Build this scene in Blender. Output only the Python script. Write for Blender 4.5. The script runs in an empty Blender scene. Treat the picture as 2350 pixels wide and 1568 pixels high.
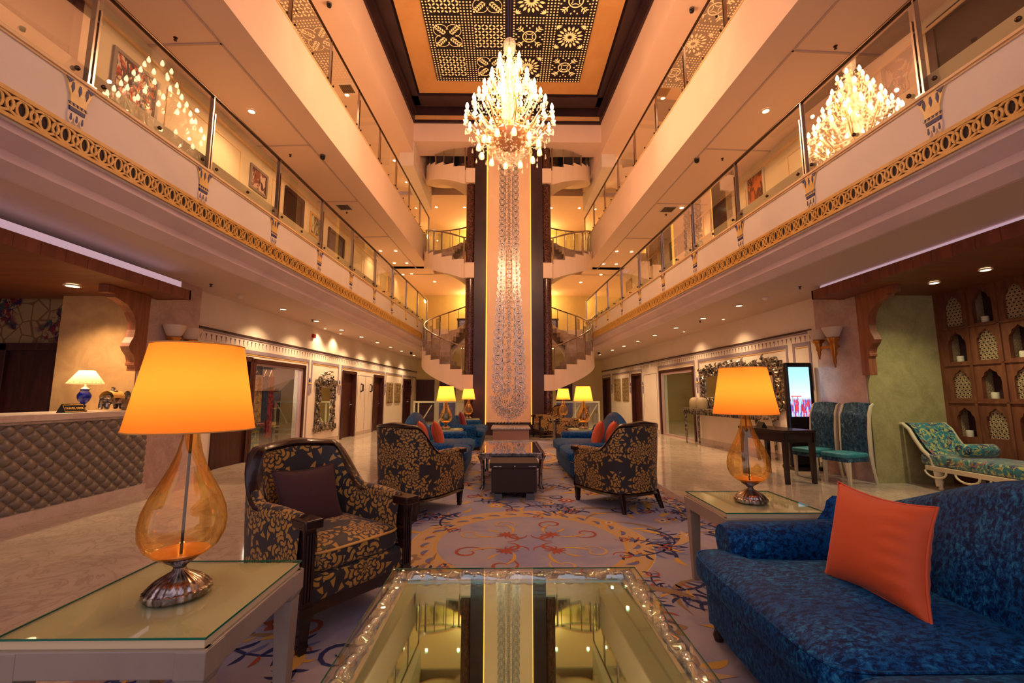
import bpy, bmesh, math, random
from math import sin, cos, pi, sqrt, atan2, radians
from mathutils import Vector, Matrix
random.seed(7)
C = bpy.context.scene.collection
SC = bpy.context.scene

# ------------------------------------------------------------------ camera
W_PX, F_PX = 2350.0, 1000.0
cam_d = bpy.data.cameras.new('camera'); cam = bpy.data.objects.new('camera', cam_d); C.objects.link(cam)
cam_d.sensor_width = 36.0; cam_d.lens = F_PX / W_PX * 36.0
cam_d.clip_start = 0.02; cam_d.clip_end = 200
PITCH, YAW = math.atan(123 / F_PX), math.atan(15 / F_PX * cos(math.atan(123 / F_PX)))
cam.location = (0, 0, 1.3)
cam.rotation_euler = (pi / 2 + PITCH, 0, -YAW)
SC.camera = cam

# ------------------------------------------------------------------ world, colour management
SC.view_settings.view_transform = 'Standard'
SC.view_settings.look = 'None'
SC.view_settings.gamma = 1.0
SC.view_settings.use_curve_mapping = False
SC.view_settings.exposure = 1.0
wd = bpy.data.worlds.new('evening_lobby_daylight'); SC.world = wd; wd.use_nodes = True
bg = wd.node_tree.nodes['Background']
bg.inputs[0].default_value = (0.60, 0.47, 0.55, 1); bg.inputs[1].default_value = 0.62

# ------------------------------------------------------------------ geometry frame of the tapering atrium
HC = 1.3
AL, AR = radians(2.728), radians(-2.782)
DL, NL = Vector((sin(AL), cos(AL), 0)), Vector((-cos(AL), sin(AL), 0))
DR, NR = Vector((sin(AR), cos(AR), 0)), Vector((cos(AR), -sin(AR), 0))
def SP(side):
    """maps (s along the gallery, d outward from the camera axis, z) to the world"""
    D, N = (DL, NL) if side == 'L' else (DR, NR)
    return lambda s, d, z: (D.x * s + N.x * d, D.y * s + N.y * d, z)
DF = {'L': 3.90, 'R': 4.02}     # balcony face
DW = {'L': 5.50, 'R': 5.95}     # corridor wall
SN = {'L': 'left', 'R': 'right'}
AX = 0.10                       # axis of the column at the end

# ------------------------------------------------------------------ big lights
WARM = (1.0, 0.56, 0.27); WARM2 = (1.0, 0.66, 0.36)
def light(name, kind, loc, energy, color=WARM, parent=None, **kw):
    l = bpy.data.lights.new(name, kind); l.energy = energy; l.color = color
    for k, v in kw.items(): setattr(l, k, v)
    o = bpy.data.objects.new(name, l); C.objects.link(o)
    if parent:
        o.parent = parent; o.location = Vector(loc) - world_loc(parent)
    else: o.location = loc
    return o
def world_loc(o):
    v = Vector((0, 0, 0))
    while o is not None: v += o.location; o = o.parent
    return v

# ------------------------------------------------------------------ materials
def lin(c):
    r = []
    for a in c[:3]:
        a = a / 255.0
        r.append(a / 12.92 if a <= 0.04045 else ((a + 0.055) / 1.055) ** 2.4)
    return (r[0], r[1], r[2], 1)
MT = {}
def mat(name, col=(200, 200, 200), rough=0.5, metal=0.0, emis=None, estr=0.0, spec=None, sheen=0.0, trans=0.0, ior=1.45, coat=0.0):
    if name in MT: return MT[name]
    m = bpy.data.materials.new(name); m.use_nodes = True; MT[name] = m
    p = m.node_tree.nodes['Principled BSDF']
    p.inputs['Base Color'].default_value = lin(col)
    p.inputs['Roughness'].default_value = rough
    p.inputs['Metallic'].default_value = metal
    p.inputs['IOR'].default_value = ior
    if spec is not None: p.inputs['Specular IOR Level'].default_value = spec
    if sheen: p.inputs['Sheen Weight'].default_value = sheen
    if trans: p.inputs['Transmission Weight'].default_value = trans
    if coat: p.inputs['Coat Weight'].default_value = coat; p.inputs['Coat Roughness'].default_value = 0.08
    if emis:
        p.inputs['Emission Color'].default_value = lin(emis); p.inputs['Emission Strength'].default_value = estr
    return m
class NT:
    """tiny helper to wire node trees"""
    def __init__(s, m):
        s.m = m; s.t = m.node_tree; s.p = s.t.nodes['Principled BSDF']
    def n(s, kind, **kw):
        o = s.t.nodes.new('ShaderNode' + kind)
        for k, v in kw.items():
            if k.startswith('i_'): o.inputs[int(k[2:])].default_value = v
            else: setattr(o, k, v)
        return o
    def l(s, a, b): s.t.links.new(a, b)
    def math(s, op, a, b=None, c=None):
        o = s.n('Math', operation=op)
        for i, x in enumerate((a, b, c)):
            if x is None: continue
            if isinstance(x, (int, float)): o.inputs[i].default_value = x
            else: s.l(x, o.inputs[i])
        return o.outputs[0]
    def mix(s, f, a, b):
        o = s.n('Mix', data_type='RGBA')
        if isinstance(f, (int, float)): o.inputs[0].default_value = f
        else: s.l(f, o.inputs[0])
        for i, x in ((6, a), (7, b)):
            if isinstance(x, tuple): o.inputs[i].default_value = lin(x)
            else: s.l(x, o.inputs[i])
        return o.outputs[2]
    def coord(s, which='Object', scale=(1, 1, 1), rot=(0, 0, 0)):
        t = s.n('TexCoord'); mp = s.n('Mapping'); mp.inputs['Scale'].default_value = scale; mp.inputs['Rotation'].default_value = rot
        s.l(t.outputs[which], mp.inputs[0]); return mp.outputs[0]
    def noise(s, co, scale, detail=4, rough=0.55, dist=0.0):
        o = s.n('TexNoise'); o.inputs['Scale'].default_value = scale; o.inputs['Detail'].default_value = detail
        o.inputs['Roughness'].default_value = rough; o.inputs['Distortion'].default_value = dist
        s.l(co, o.inputs['Vector']); return o.outputs[0]
    def step(s, v, lo, hi):
        o = s.n('MapRange'); o.interpolation_type = 'SMOOTHSTEP'
        s.l(v, o.inputs[0]); o.inputs[1].default_value = lo; o.inputs[2].default_value = hi
        return o.outputs[0]
    def bump(s, h, strength=0.3, dist=0.01):
        b = s.n('Bump'); b.inputs['Strength'].default_value = strength; b.inputs['Distance'].default_value = dist
        s.l(h, b.inputs['Height']); s.l(b.outputs[0], s.p.inputs['Normal'])
def cloudy(name, c1, c2, scale=3, rough=0.5, detail=6, dist=0.6, lo=0.35, hi=0.65, stretch=(1, 1, 1), **kw):
    if name in MT: return MT[name]
    m = mat(name, c1, rough, **kw); t = NT(m)
    co = t.coord('Object', stretch)
    f = t.step(t.noise(co, scale, detail, 0.6, dist), lo, hi)
    t.l(t.mix(f, c1, c2), t.p.inputs['Base Color'])
    return m
# plain paints
cream = cloudy('cream_plaster', (236, 222, 206), (228, 213, 196), 0.6, 0.62)
ceilm = mat('ceiling_paint', (204, 178, 164), 0.7)
white = mat('white_plaster', (238, 208, 186), 0.6)
gold = cloudy('gold_paint', (226, 176, 92), (214, 160, 76), 6, 0.42)
gold2 = cloudy('bright_gold_leaf', (238, 198, 110), (222, 172, 84), 9, 0.36)
darkgap = mat('dark_recess', (52, 36, 34), 0.8)
navyp = mat('navy_paint', (38, 42, 104), 0.5)
greyp = mat('lavender_grey_paint', (150, 134, 146), 0.5)
trimdk = mat('dark_bronze_trim', (70, 46, 38), 0.5)
steel = mat('brushed_steel', (176, 160, 150), 0.22, 1.0)
steel_d = mat('dark_steel_rail', (92, 74, 62), 0.25, 1.0)
chrome = mat('chrome', (220, 215, 215), 0.08, 1.0)
silver = cloudy('aged_silver', (200, 192, 188), (120, 108, 104), 26, 0.2, metal=1.0, lo=0.38, hi=0.62)
silvfoil = cloudy('carved_silver_foil', (196, 184, 168), (84, 74, 66), 18, 0.32, metal=0.9, lo=0.36, hi=0.6)
inlay = cloudy('mirror_mosaic_inlay', (236, 226, 218), (72, 60, 70), 46, 0.25, metal=0.5, lo=0.47, hi=0.60)
black = mat('black_plastic', (16, 15, 18), 0.3)
darkwood = cloudy('espresso_wood', (46, 24, 22), (30, 15, 14), 5, 0.25, stretch=(1, 1, 8), coat=0.4)
mahog = cloudy('mahogany_wood', (74, 34, 28), (52, 22, 20), 3, 0.35, stretch=(6, 6, 0.6))
canwood = cloudy('canopy_wood', (150, 88, 54), (122, 68, 42), 2, 0.5, stretch=(6, 6, 0.7))
carvwood = cloudy('carved_screen_wood', (124, 74, 46), (102, 56, 36), 3, 0.5, stretch=(5, 5, 0.8))
brownbox = mat('dark_brown_cabinet', (50, 36, 26), 0.5)
taupe = cloudy('champagne_lacquer', (160, 146, 130), (148, 134, 118), 2, 0.32, coat=0.2)
colbrown = cloudy('aubergine_panel', (64, 42, 46), (52, 34, 38), 1.2, 0.35)
stairw = mat('stair_plaster', (240, 214, 186), 0.6)
treadm = cloudy('stair_marble', (196, 164, 140), (170, 138, 118), 4, 0.35)
peach = cloudy('peach_stone', (252, 216, 176), (248, 208, 166), 1.0, 0.45)
turq = cloudy('turquoise_leather', (56, 140, 148), (40, 116, 128), 8, 0.5)
greenglass_edge = mat('green_glass_edge', (24, 110, 84), 0.1)
ivoryf = mat('ivory_frame', (206, 196, 160), 0.4)
redp = mat('fire_alarm_red', (170, 20, 24), 0.4)
bulbm = mat('lit_bulb', (255, 240, 210), 0.4, emis=(255, 205, 135), estr=18)
dlm = mat('lit_downlight_lens', (255, 240, 210), 0.4, emis=(255, 222, 165), estr=9)
ringm = mat('downlight_ring', (230, 214, 196), 0.4)
ledy = mat('amber_led_strip', (255, 200, 90), 0.5, emis=(255, 176, 60), estr=0.75)
ledl = mat('lilac_led_strip', (220, 200, 230), 0.5, emis=(228, 196, 210), estr=0.24)
# marble, granite, wallpaper
def marble(name, a, b, c, scale, rough, vein=0.5):
    m = mat(name, a, rough); t = NT(m); co = t.coord('Object')
    n1 = t.noise(co, scale, 8, 0.62, 1.2); n2 = t.noise(co, scale * 2.6, 6, 0.6, 2.5)
    f1 = t.step(n1, 0.36, 0.66)
    v = t.math('ABSOLUTE', t.math('SUBTRACT', n2, 0.5)); v = t.step(v, 0.045, 0.0)
    c1 = t.mix(f1, a, b); t.l(t.mix(t.math('MULTIPLY', v, vein), c1, c), t.p.inputs['Base Color'])
    return m
floorm = marble('polished_marble_floor', (200, 184, 164), (180, 164, 148), (148, 130, 116), 0.9, 0.075, 0.45)
pillm = marble('pillar_marble', (188, 160, 150), (170, 142, 136), (206, 182, 172), 2.2, 0.22, 0.3)
greenm = marble('green_beige_marble', (170, 160, 108), (150, 140, 92), (186, 178, 128), 2.0, 0.28, 0.3)
deskm = marble('desk_stone', (206, 190, 176), (190, 172, 160), (226, 210, 196), 3.0, 0.25, 0.3)
graniteM = cloudy('brown_granite', (112, 70, 56), (44, 24, 22), 22, 0.12, detail=8, dist=1.5, lo=0.42, hi=0.58)
def plank(m, axis, width, dark=0.55):
    """dark seams between boards, every `width` metres along an object axis"""
    t = NT(m); tc = t.n('TexCoord'); sp = t.n('SeparateXYZ'); t.l(tc.outputs['Object'], sp.inputs[0])
    fr = t.math('FRACT', t.math('DIVIDE', t.math('ADD', sp.outputs[axis], 100.0), width))
    s = t.math('LESS_THAN', fr, 0.035)
    old = t.p.inputs['Base Color'].links[0].from_socket if t.p.inputs['Base Color'].links else None
    mixn = t.n('Mix', data_type='RGBA'); t.l(t.math('MULTIPLY', s, dark), mixn.inputs[0])
    if old: t.l(old, mixn.inputs[6])
    else: mixn.inputs[6].default_value = t.p.inputs['Base Color'].default_value
    mixn.inputs[7].default_value = (0.01, 0.005, 0.004, 1); t.l(mixn.outputs[2], t.p.inputs['Base Color'])
    return m
ceilplank = plank(cloudy('ceiling_board_wood', (128, 74, 44), (106, 58, 36), 2, 0.45, stretch=(0.6, 5, 1)), 1, 0.13)
fasplank = plank(cloudy('fascia_board_wood', (136, 76, 56), (116, 62, 46), 2, 0.5, stretch=(4, 4, 0.8)), 1, 0.24)
stria = mat('fluted_planter_stone', (164, 124, 110), 0.45); plank(stria, 0, 0.028, 0.8)
# thin glass (a pane modelled as a single slab of two faces)
def thin_glass(name, tint=(0.93, 0.97, 0.93), refl=0.10, rough=0.0, glosscol=(1, 1, 1), gmax=0.75):
    m = bpy.data.materials.new(name); m.use_nodes = True; MT[name] = m
    nt = m.node_tree; nt.nodes.clear()
    out = nt.nodes.new('ShaderNodeOutputMaterial'); mx = nt.nodes.new('ShaderNodeMixShader')
    tr = nt.nodes.new('ShaderNodeBsdfTransparent'); gl = nt.nodes.new('ShaderNodeBsdfGlossy')
    tr.inputs[0].default_value = (*tint, 1); gl.inputs[0].default_value = (*glosscol, 1); gl.inputs['Roughness'].default_value = rough
    lw = nt.nodes.new('ShaderNodeLayerWeight'); lw.inputs[0].default_value = 0.35
    mr = nt.nodes.new('ShaderNodeMapRange'); mr.inputs[3].default_value = refl; mr.inputs[4].default_value = gmax
    nt.links.new(lw.outputs['Fresnel'], mr.inputs[0]); nt.links.new(mr.outputs[0], mx.inputs[0])
    nt.links.new(tr.outputs[0], mx.inputs[1]); nt.links.new(gl.outputs[0], mx.inputs[2]); nt.links.new(mx.outputs[0], out.inputs[0])
    return m
glassm = thin_glass('clear_balustrade_glass', (0.95, 0.98, 0.93), 0.028, gmax=0.5)
tglass = thin_glass('table_glass', (0.93, 0.98, 0.94), 0.04, gmax=0.24)
shopglass = thin_glass('shop_glass', (0.9, 0.94, 0.9), 0.05, gmax=0.4)
amberg = thin_glass('amber_glass', (1.0, 0.82, 0.48), 0.10, 0.0, (1, 0.85, 0.6), gmax=0.6)
crystal = None
rodglass = mat('twisted_crystal', (204, 216, 232), 0.06, 0.85)
mirror = mat('mirror_silvering', (224, 226, 214), 0.02, 1.0)
tmirror = mat('green_tinted_mirror', (160, 214, 222), 0.015, 1.0)
def shade_mat(name, col, tr=0.75):
    m = bpy.data.materials.new(name); m.use_nodes = True; MT[name] = m
    nt = m.node_tree; nt.nodes.clear()
    out = nt.nodes.new('ShaderNodeOutputMaterial'); mx = nt.nodes.new('ShaderNodeMixShader'); mx.inputs[0].default_value = tr
    d = nt.nodes.new('ShaderNodeBsdfDiffuse'); t = nt.nodes.new('ShaderNodeBsdfTranslucent')
    d.inputs[0].default_value = lin(col); t.inputs[0].default_value = lin(col)
    nt.links.new(d.outputs[0], mx.inputs[1]); nt.links.new(t.outputs[0], mx.inputs[2]); nt.links.new(mx.outputs[0], out.inputs[0])
    return m, nt, d, t
smoke = shade_mat('milky_glass_cup', (236, 218, 196), 0.35)[0]
shadem = shade_mat('orange_silk_shade', (250, 140, 55))[0]
shade_c = shade_mat('cream_silk_shade', (255, 214, 130))[0]
def crystal_mat():
    m = bpy.data.materials.new('chandelier_crystal'); m.use_nodes = True; MT['chandelier_crystal'] = m; nt = m.node_tree; nt.nodes.clear()
    out = nt.nodes.new('ShaderNodeOutputMaterial'); N = lambda k: nt.nodes.new('ShaderNode' + k)
    tr, tl, df_, gl = N('BsdfTransparent'), N('BsdfTranslucent'), N('BsdfDiffuse'), N('BsdfGlossy')
    for q in (tl, df_, gl): q.inputs[0].default_value = (1, 0.95, 0.86, 1)
    gl.inputs['Roughness'].default_value = 0.1; m1, m2, m3 = N('MixShader'), N('MixShader'), N('MixShader')
    m1.inputs[0].default_value = 0.5; m2.inputs[0].default_value = 0.35; m3.inputs[0].default_value = 0.36
    nt.links.new(tl.outputs[0], m1.inputs[1]); nt.links.new(df_.outputs[0], m1.inputs[2]); nt.links.new(m1.outputs[0], m2.inputs[1]); nt.links.new(gl.outputs[0], m2.inputs[2])
    nt.links.new(tr.outputs[0], m3.inputs[1]); nt.links.new(m2.outputs[0], m3.inputs[2]); nt.links.new(m3.outputs[0], out.inputs[0]); return m
crystal = crystal_mat()
specks, nt_, d_, t_ = shade_mat('speckled_ivory_shade', (250, 230, 180))
def _speck():
    nt = nt_; tc = nt.nodes.new('ShaderNodeTexCoord'); v = nt.nodes.new('ShaderNodeTexVoronoi'); v.inputs['Scale'].default_value = 60
    nt.links.new(tc.outputs['Object'], v.inputs[0])
    lt = nt.nodes.new('ShaderNodeMath'); lt.operation = 'LESS_THAN'; lt.inputs[1].default_value = 0.33; nt.links.new(v.outputs[0], lt.inputs[0])
    sp = nt.nodes.new('ShaderNodeSeparateXYZ'); nt.links.new(tc.outputs['Object'], sp.inputs[0])
    mr = nt.nodes.new('ShaderNodeMapRange'); mr.inputs[1].default_value = 0.47; mr.inputs[2].default_value = 0.40
    nt.links.new(sp.outputs[2], mr.inputs[0])
    mu = nt.nodes.new('ShaderNodeMath'); mu.operation = 'MULTIPLY'; nt.links.new(lt.outputs[0], mu.inputs[0]); nt.links.new(mr.outputs[0], mu.inputs[1])
    mx = nt.nodes.new('ShaderNodeMix'); mx.data_type = 'RGBA'; nt.links.new(mu.outputs[0], mx.inputs[0])
    mx.inputs[6].default_value = lin((250, 230, 180)); mx.inputs[7].default_value = lin((190, 90, 60))
    nt.links.new(mx.outputs[2], d_.inputs[0]); nt.links.new(mx.outputs[2], t_.inputs[0])
_speck()
# fabrics
def velvet(name, dark, mid, light, scale=9):
    m = mat(name, mid, 0.55, sheen=0.2); t = NT(m); co = t.coord('Object', (1.6, 0.8, 1.1), (0.3, 0.2, 0.5))
    n = t.noise(co, scale, 9, 0.74, 0.5); n2 = t.noise(co, 2.2, 3, 0.5, 0.4)
    a = t.mix(t.step(n, 0.42, 0.55), dark, mid); b = t.mix(t.math('MULTIPLY', t.step(n, 0.50, 0.68), t.step(n2, 0.35, 0.65)), a, light)
    t.l(b, t.p.inputs['Base Color'])
    t.p.inputs['Specular IOR Level'].default_value = 0.2; t.p.inputs['Sheen Tint'].default_value = lin(light); t.p.inputs['Sheen Roughness'].default_value = 0.35
    t.bump(n, 0.25, 0.01)
    return m
bluev = velvet('crushed_blue_velvet', (0, 32, 74), (4, 78, 138), (50, 154, 200), 40)
chairv = velvet('slate_blue_velvet', (26, 48, 66), (44, 78, 98), (112, 146, 156), 16)
orangev = mat('orange_velvet', (214, 86, 34), 0.65, sheen=0.15); _t = NT(orangev); _t.bump(_t.noise(_t.coord('Object', (1, 1, 1)), 9, 3), 0.12, 0.02)
redv = mat('dark_red_velvet', (128, 24, 26), 0.6, sheen=0.4)
plumf = mat('plum_linen', (70, 42, 44), 0.85); _t = NT(plumf); _t.bump(_t.noise(_t.coord('Object', (1, 1, 9)), 120, 2), 0.3, 0.002)
def floral():
    """gold chrysanthemums and pointed leaves woven on a charcoal ground"""
    m = mat('gold_floral_brocade', (36, 30, 30), 0.6, sheen=0.15); t = NT(m)
    tc = t.n('TexCoord'); geo = t.n('NewGeometry'); sp = t.n('SeparateXYZ'); t.l(tc.outputs['Object'], sp.inputs[0])
    nx = t.n('SeparateXYZ'); t.l(tc.outputs['Normal'], nx.inputs[0])
    up = t.math('GREATER_THAN', t.math('ABSOLUTE', nx.outputs[2]), 0.62)
    fx = t.math('GREATER_THAN', t.math('ABSOLUTE', nx.outputs[0]), 0.70)
    # u,v chosen from the facing: side faces use y,z ; front/back x,z ; tops x,y
    u = t.math('ADD', t.math('MULTIPLY', sp.outputs[0], t.math('SUBTRACT', 1.0, fx)), t.math('MULTIPLY', sp.outputs[1], fx))
    v = t.math('ADD', t.math('MULTIPLY', sp.outputs[2], t.math('SUBTRACT', 1.0, up)), t.math('MULTIPLY', sp.outputs[1], up))
    cb = t.n('CombineXYZ'); t.l(u, cb.inputs[0]); t.l(v, cb.inputs[1])
    uv = cb.outputs[0]
    def flowers(scale, off, R, petals, rings):
        mp = t.n('Mapping'); mp.inputs['Scale'].default_value = (scale, scale, scale); mp.inputs['Location'].default_value = off
        t.l(uv, mp.inputs[0])
        vo = t.n('TexVoronoi'); vo.voronoi_dimensions = '2D'; vo.inputs['Scale'].default_value = 1.0; vo.inputs['Randomness'].default_value = 0.55
        t.l(mp.outputs[0], vo.inputs['Vector'])
        sb = t.n('VectorMath', operation='SUBTRACT'); t.l(mp.outputs[0], sb.inputs[0]); t.l(vo.outputs['Position'], sb.inputs[1])
        s2 = t.n('SeparateXYZ'); t.l(sb.outputs[0], s2.inputs[0])
        ang = t.math('ARCTAN2', s2.outputs[1], s2.outputs[0]); d = vo.outputs['Distance']
        return ang, d
    ang, d = flowers(3.5, (0, 0, 0), 0.36, 10, 5)
    # peony: scalloped concentric rings, dark outlines
    wob = t.math('MULTIPLY', t.math('ABSOLUTE', t.math('SINE', t.math('MULTIPLY', ang, 5.0))), 0.05)
    dd = t.math('SUBTRACT', d, wob)
    ring = t.math('FRACT', t.math('MULTIPLY', dd, 10.0))
    ringline = t.math('GREATER_THAN', ring, 0.30)
    seg = t.math('ADD', t.math('MULTIPLY', ang, 9.0), t.math('MULTIPLY', t.math('FLOOR', t.math('MULTIPLY', dd, 10.0)), 1.7))
    segl = t.math('GREATER_THAN', t.math('SINE', seg), -0.72)
    inside = t.math('LESS_THAN', dd, 0.40)
    fl = t.math('MULTIPLY', t.math('MULTIPLY', ringline, segl), inside)
    # leaves around: rosette of long petals between flowers
    lf = t.math('ADD', 0.53, t.math('MULTIPLY', t.math('COSINE', t.math('MULTIPLY', ang, 5.0)), 0.13))
    leaf = t.math('MULTIPLY', t.math('LESS_THAN', d, lf), t.math('GREATER_THAN', dd, 0.44))
    leaf = t.math('MULTIPLY', leaf, t.math('GREATER_THAN', t.math('ABSOLUTE', t.math('SINE', t.math('MULTIPLY', ang, 2.5))), 0.36))
    allf = t.math('MAXIMUM', fl, leaf)
    nz = t.noise(tc.outputs['Object'], 60, 3)
    g = t.mix(nz, (204, 158, 70), (158, 114, 46))
    t.l(t.mix(allf, (44, 40, 42), g), t.p.inputs['Base Color'])
    t.bump(allf, 0.35, 0.002)
    return m
brocade = floral()
def peacock():
    m = mat('peacock_brocade', (30, 90, 100), 0.5, sheen=0.4); t = NT(m); co = t.coord('Object')
    n = t.noise(co, 5, 5, 0.6, 2.2); n2 = t.noise(co, 9, 5, 0.6, 3.0)
    a = t.mix(t.step(n, 0.42, 0.5), (18, 34, 84), (20, 120, 128)); b = t.mix(t.step(n2, 0.52, 0.58), a, (176, 178, 96))
    t.l(t.mix(t.step(t.noise(co, 7, 4, 0.6, 1.5), 0.60, 0.64), b, (150, 90, 84)), t.p.inputs['Base Color']); return m
peacockm = peacock()
def wallpaper():
    m = mat('damask_blossom_wallpaper', (160, 130, 90), 0.6); t = NT(m); co = t.coord('Object')
    v = t.n('TexVoronoi'); v.feature = 'DISTANCE_TO_EDGE'; v.inputs['Scale'].default_value = 5; v.inputs['Randomness'].default_value = 0.7; t.l(co, v.inputs[0])
    base = t.mix(t.step(v.outputs[0], 0.03, 0.06), (120, 92, 56), (164, 136, 92))
    b1 = t.math('MULTIPLY', t.step(t.noise(co, 1.7, 3, 0.5, 0.4), 0.50, 0.56), t.step(t.noise(co, 11, 5, 0.7, 0.5), 0.44, 0.5))
    c = t.mix(t.step(t.noise(co, 9, 3), 0.45, 0.55), (120, 30, 42), (52, 22, 62)); c2 = t.mix(t.step(t.noise(co, 14, 3), 0.55, 0.6), c, (44, 74, 70))
    t.l(t.mix(b1, base, c2), t.p.inputs['Base Color']); return m
wallpap = wallpaper()
def artwork(name, cols, scale=4, seed=0.0):
    m = mat(name, cols[0], 0.4); t = NT(m); co = t.coord('Object', (1, 1, 0.6)); 
    cur = cols[0]
    for i, c in enumerate(cols[1:]):
        mp = t.n('Mapping'); mp.inputs['Location'].default_value = (seed + i * 3.1, i * 1.7, seed); t.l(co, mp.inputs[0])
        cur = t.mix(t.step(t.noise(mp.outputs[0], scale + i * 1.5, 4, 0.6, 1.5), 0.5, 0.54), cur, c)
    t.l(cur, t.p.inputs['Base Color']); return m

# ------------------------------------------------------------------ mesh builder
def ident(x, y, z): return (x, y, z)
class B:
    def __init__(s, T=None): s.v = []; s.f = []; s.m = []; s.T = T or ident
    def add(s, vs, fs, mi=0):
        o = len(s.v); s.v += [s.T(*p) for p in vs]
        for f in fs: s.f.append([o + i for i in f]); s.m.append(mi)
        return s
    def box(s, x0, x1, y0, y1, z0, z1, mi=0):
        vs = [(x, y, z) for z in (z0, z1) for y in (y0, y1) for x in (x0, x1)]
        return s.add(vs, [(0, 2, 3, 1), (4, 5, 7, 6), (0, 1, 5, 4), (2, 6, 7, 3), (0, 4, 6, 2), (1, 3, 7, 5)], mi)
    def tbox(s, x0, x1, y0, y1, z0, z1, k=0.7, mi=0, dx=0, dy=0):
        """box whose bottom is k times as wide as its top"""
        cx, cy = (x0 + x1) / 2, (y0 + y1) / 2
        lo = [(cx + (x - cx) * k + dx, cy + (y - cy) * k + dy, z0) for y in (y0, y1) for x in (x0, x1)]
        hi = [(x, y, z1) for y in (y0, y1) for x in (x0, x1)]
        return s.add(lo + hi, [(0, 2, 3, 1), (4, 5, 7, 6), (0, 1, 5, 4), (2, 6, 7, 3), (0, 4, 6, 2), (1, 3, 7, 5)], mi)
    def grid(s, nu, nv, fn, mi=0, cu=False, cv=False):
        vs = [fn(i / (nu if cu else nu - 1), j / (nv if cv else nv - 1)) for i in range(nu) for j in range(nv)]
        fs = []
        for i in range(nu if cu else nu - 1):
            for j in range(nv if cv else nv - 1):
                a, b = i * nv, ((i + 1) % nu) * nv; c, d = j, (j + 1) % nv
                fs.append((a + c, a + d, b + d, b + c))
        return s.add(vs, fs, mi)
    def lathe(s, prof, c=(0, 0, 0), n=24, mi=0, flute=None):
        def fn(u, v):
            k = min(int(round(v * (len(prof) - 1))), len(prof) - 1); r, z = prof[k]; a = 2 * pi * u
            if flute: r *= 1 + flute[1] * cos(flute[0] * a)
            return (c[0] + r * cos(a), c[1] + r * sin(a), c[2] + z)
        return s.grid(n, len(prof), fn, mi, cu=True)
    def tube(s, path, r, n=8, mi=0, cap=True, closed=False, flat=1.0, twist=None):
        P = [Vector(p) for p in path]; k = len(P); rings = []
        up = Vector((0, 0, 1)); prev = None
        for i in range(k):
            if closed: t = P[(i + 1) % k] - P[i - 1]
            else: t = P[min(i + 1, k - 1)] - P[max(i - 1, 0)]
            if t.length < 1e-9: t = Vector((0, 0, 1))
            t.normalize()
            if prev is None:
                ref = up if abs(t.z) < 0.9 else Vector((1, 0, 0)); a = t.cross(ref).normalized()
            else: a = (prev - t * prev.dot(t)); a = a.normalized() if a.length > 1e-6 else t.orthogonal().normalized()
            prev = a; b = t.cross(a); rr = r[i] if isinstance(r, (list, tuple)) else r
            ring = []
            for j in range(n):
                th = 2 * pi * j / n; q = rr
                if twist: q = rr * (1 + twist[0] * cos(twist[1] * th - twist[2] * i))
                ring.append(tuple(P[i] + a * (q * cos(th)) + b * (q * flat * sin(th))))
            rings.append(ring)
        vs = [p for rg in rings for p in rg]; fs = []
        for i in range(k if closed else k - 1):
            i2 = (i + 1) % k
            for j in range(n): fs.append((i * n + j, i * n + (j + 1) % n, i2 * n + (j + 1) % n, i2 * n + j))
        if cap and not closed: fs += [tuple(range(n))[::-1], tuple((k - 1) * n + j for j in range(n))]
        return s.add(vs, fs, mi)
    def prism(s, poly, F, h0, h1, mi=0):
        """extrude a 2-D polygon; F(u,v,w) maps to 3-D"""
        n = len(poly); vs = [F(u, v, h0) for u, v in poly] + [F(u, v, h1) for u, v in poly]
        fs = [tuple(range(n))[::-1], tuple(range(n, 2 * n))] + [(i, (i + 1) % n, n + (i + 1) % n, n + i) for i in range(n)]
        return s.add(vs, fs, mi)
    def ribbon(s, pts, w, F, h0, h1, mi=0, closed=False):
        """a strap of width w along a 2-D line, raised from h0 to h1"""
        n = len(pts); L = []; R = []
        for i in range(n):
            a = pts[i - 1] if (i > 0 or closed) else pts[i]; b = pts[(i + 1) % n] if (i < n - 1 or closed) else pts[i]
            tx, ty = b[0] - a[0], b[1] - a[1]; q = sqrt(tx * tx + ty * ty) or 1; ww = (w[i] if isinstance(w, (list, tuple)) else w) / 2
            nx, ny = -ty / q * ww, tx / q * ww
            L.append((pts[i][0] + nx, pts[i][1] + ny)); R.append((pts[i][0] - nx, pts[i][1] - ny))
        vs = [F(u, v, h1) for u, v in L] + [F(u, v, h1) for u, v in R] + [F(u, v, h0) for u, v in L] + [F(u, v, h0) for u, v in R]
        fs = []
        for i in range(n if closed else n - 1):
            j = (i + 1) % n
            fs += [(i, j, n + j, n + i), (2 * n + i, 2 * n + j, j, i), (n + i, n + j, 3 * n + j, 3 * n + i)]
        return s.add(vs, fs, mi)
    def ball(s, c, r, n=8, mi=0, sz=1.0):
        m = n // 2 + 1
        def fn(u, v):
            th = pi * v; a = 2 * pi * u
            return (c[0] + r * sin(th) * cos(a), c[1] + r * sin(th) * sin(a), c[2] + r * sz * cos(th))
        return s.grid(n, m + 1, fn, mi, cu=True)
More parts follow.
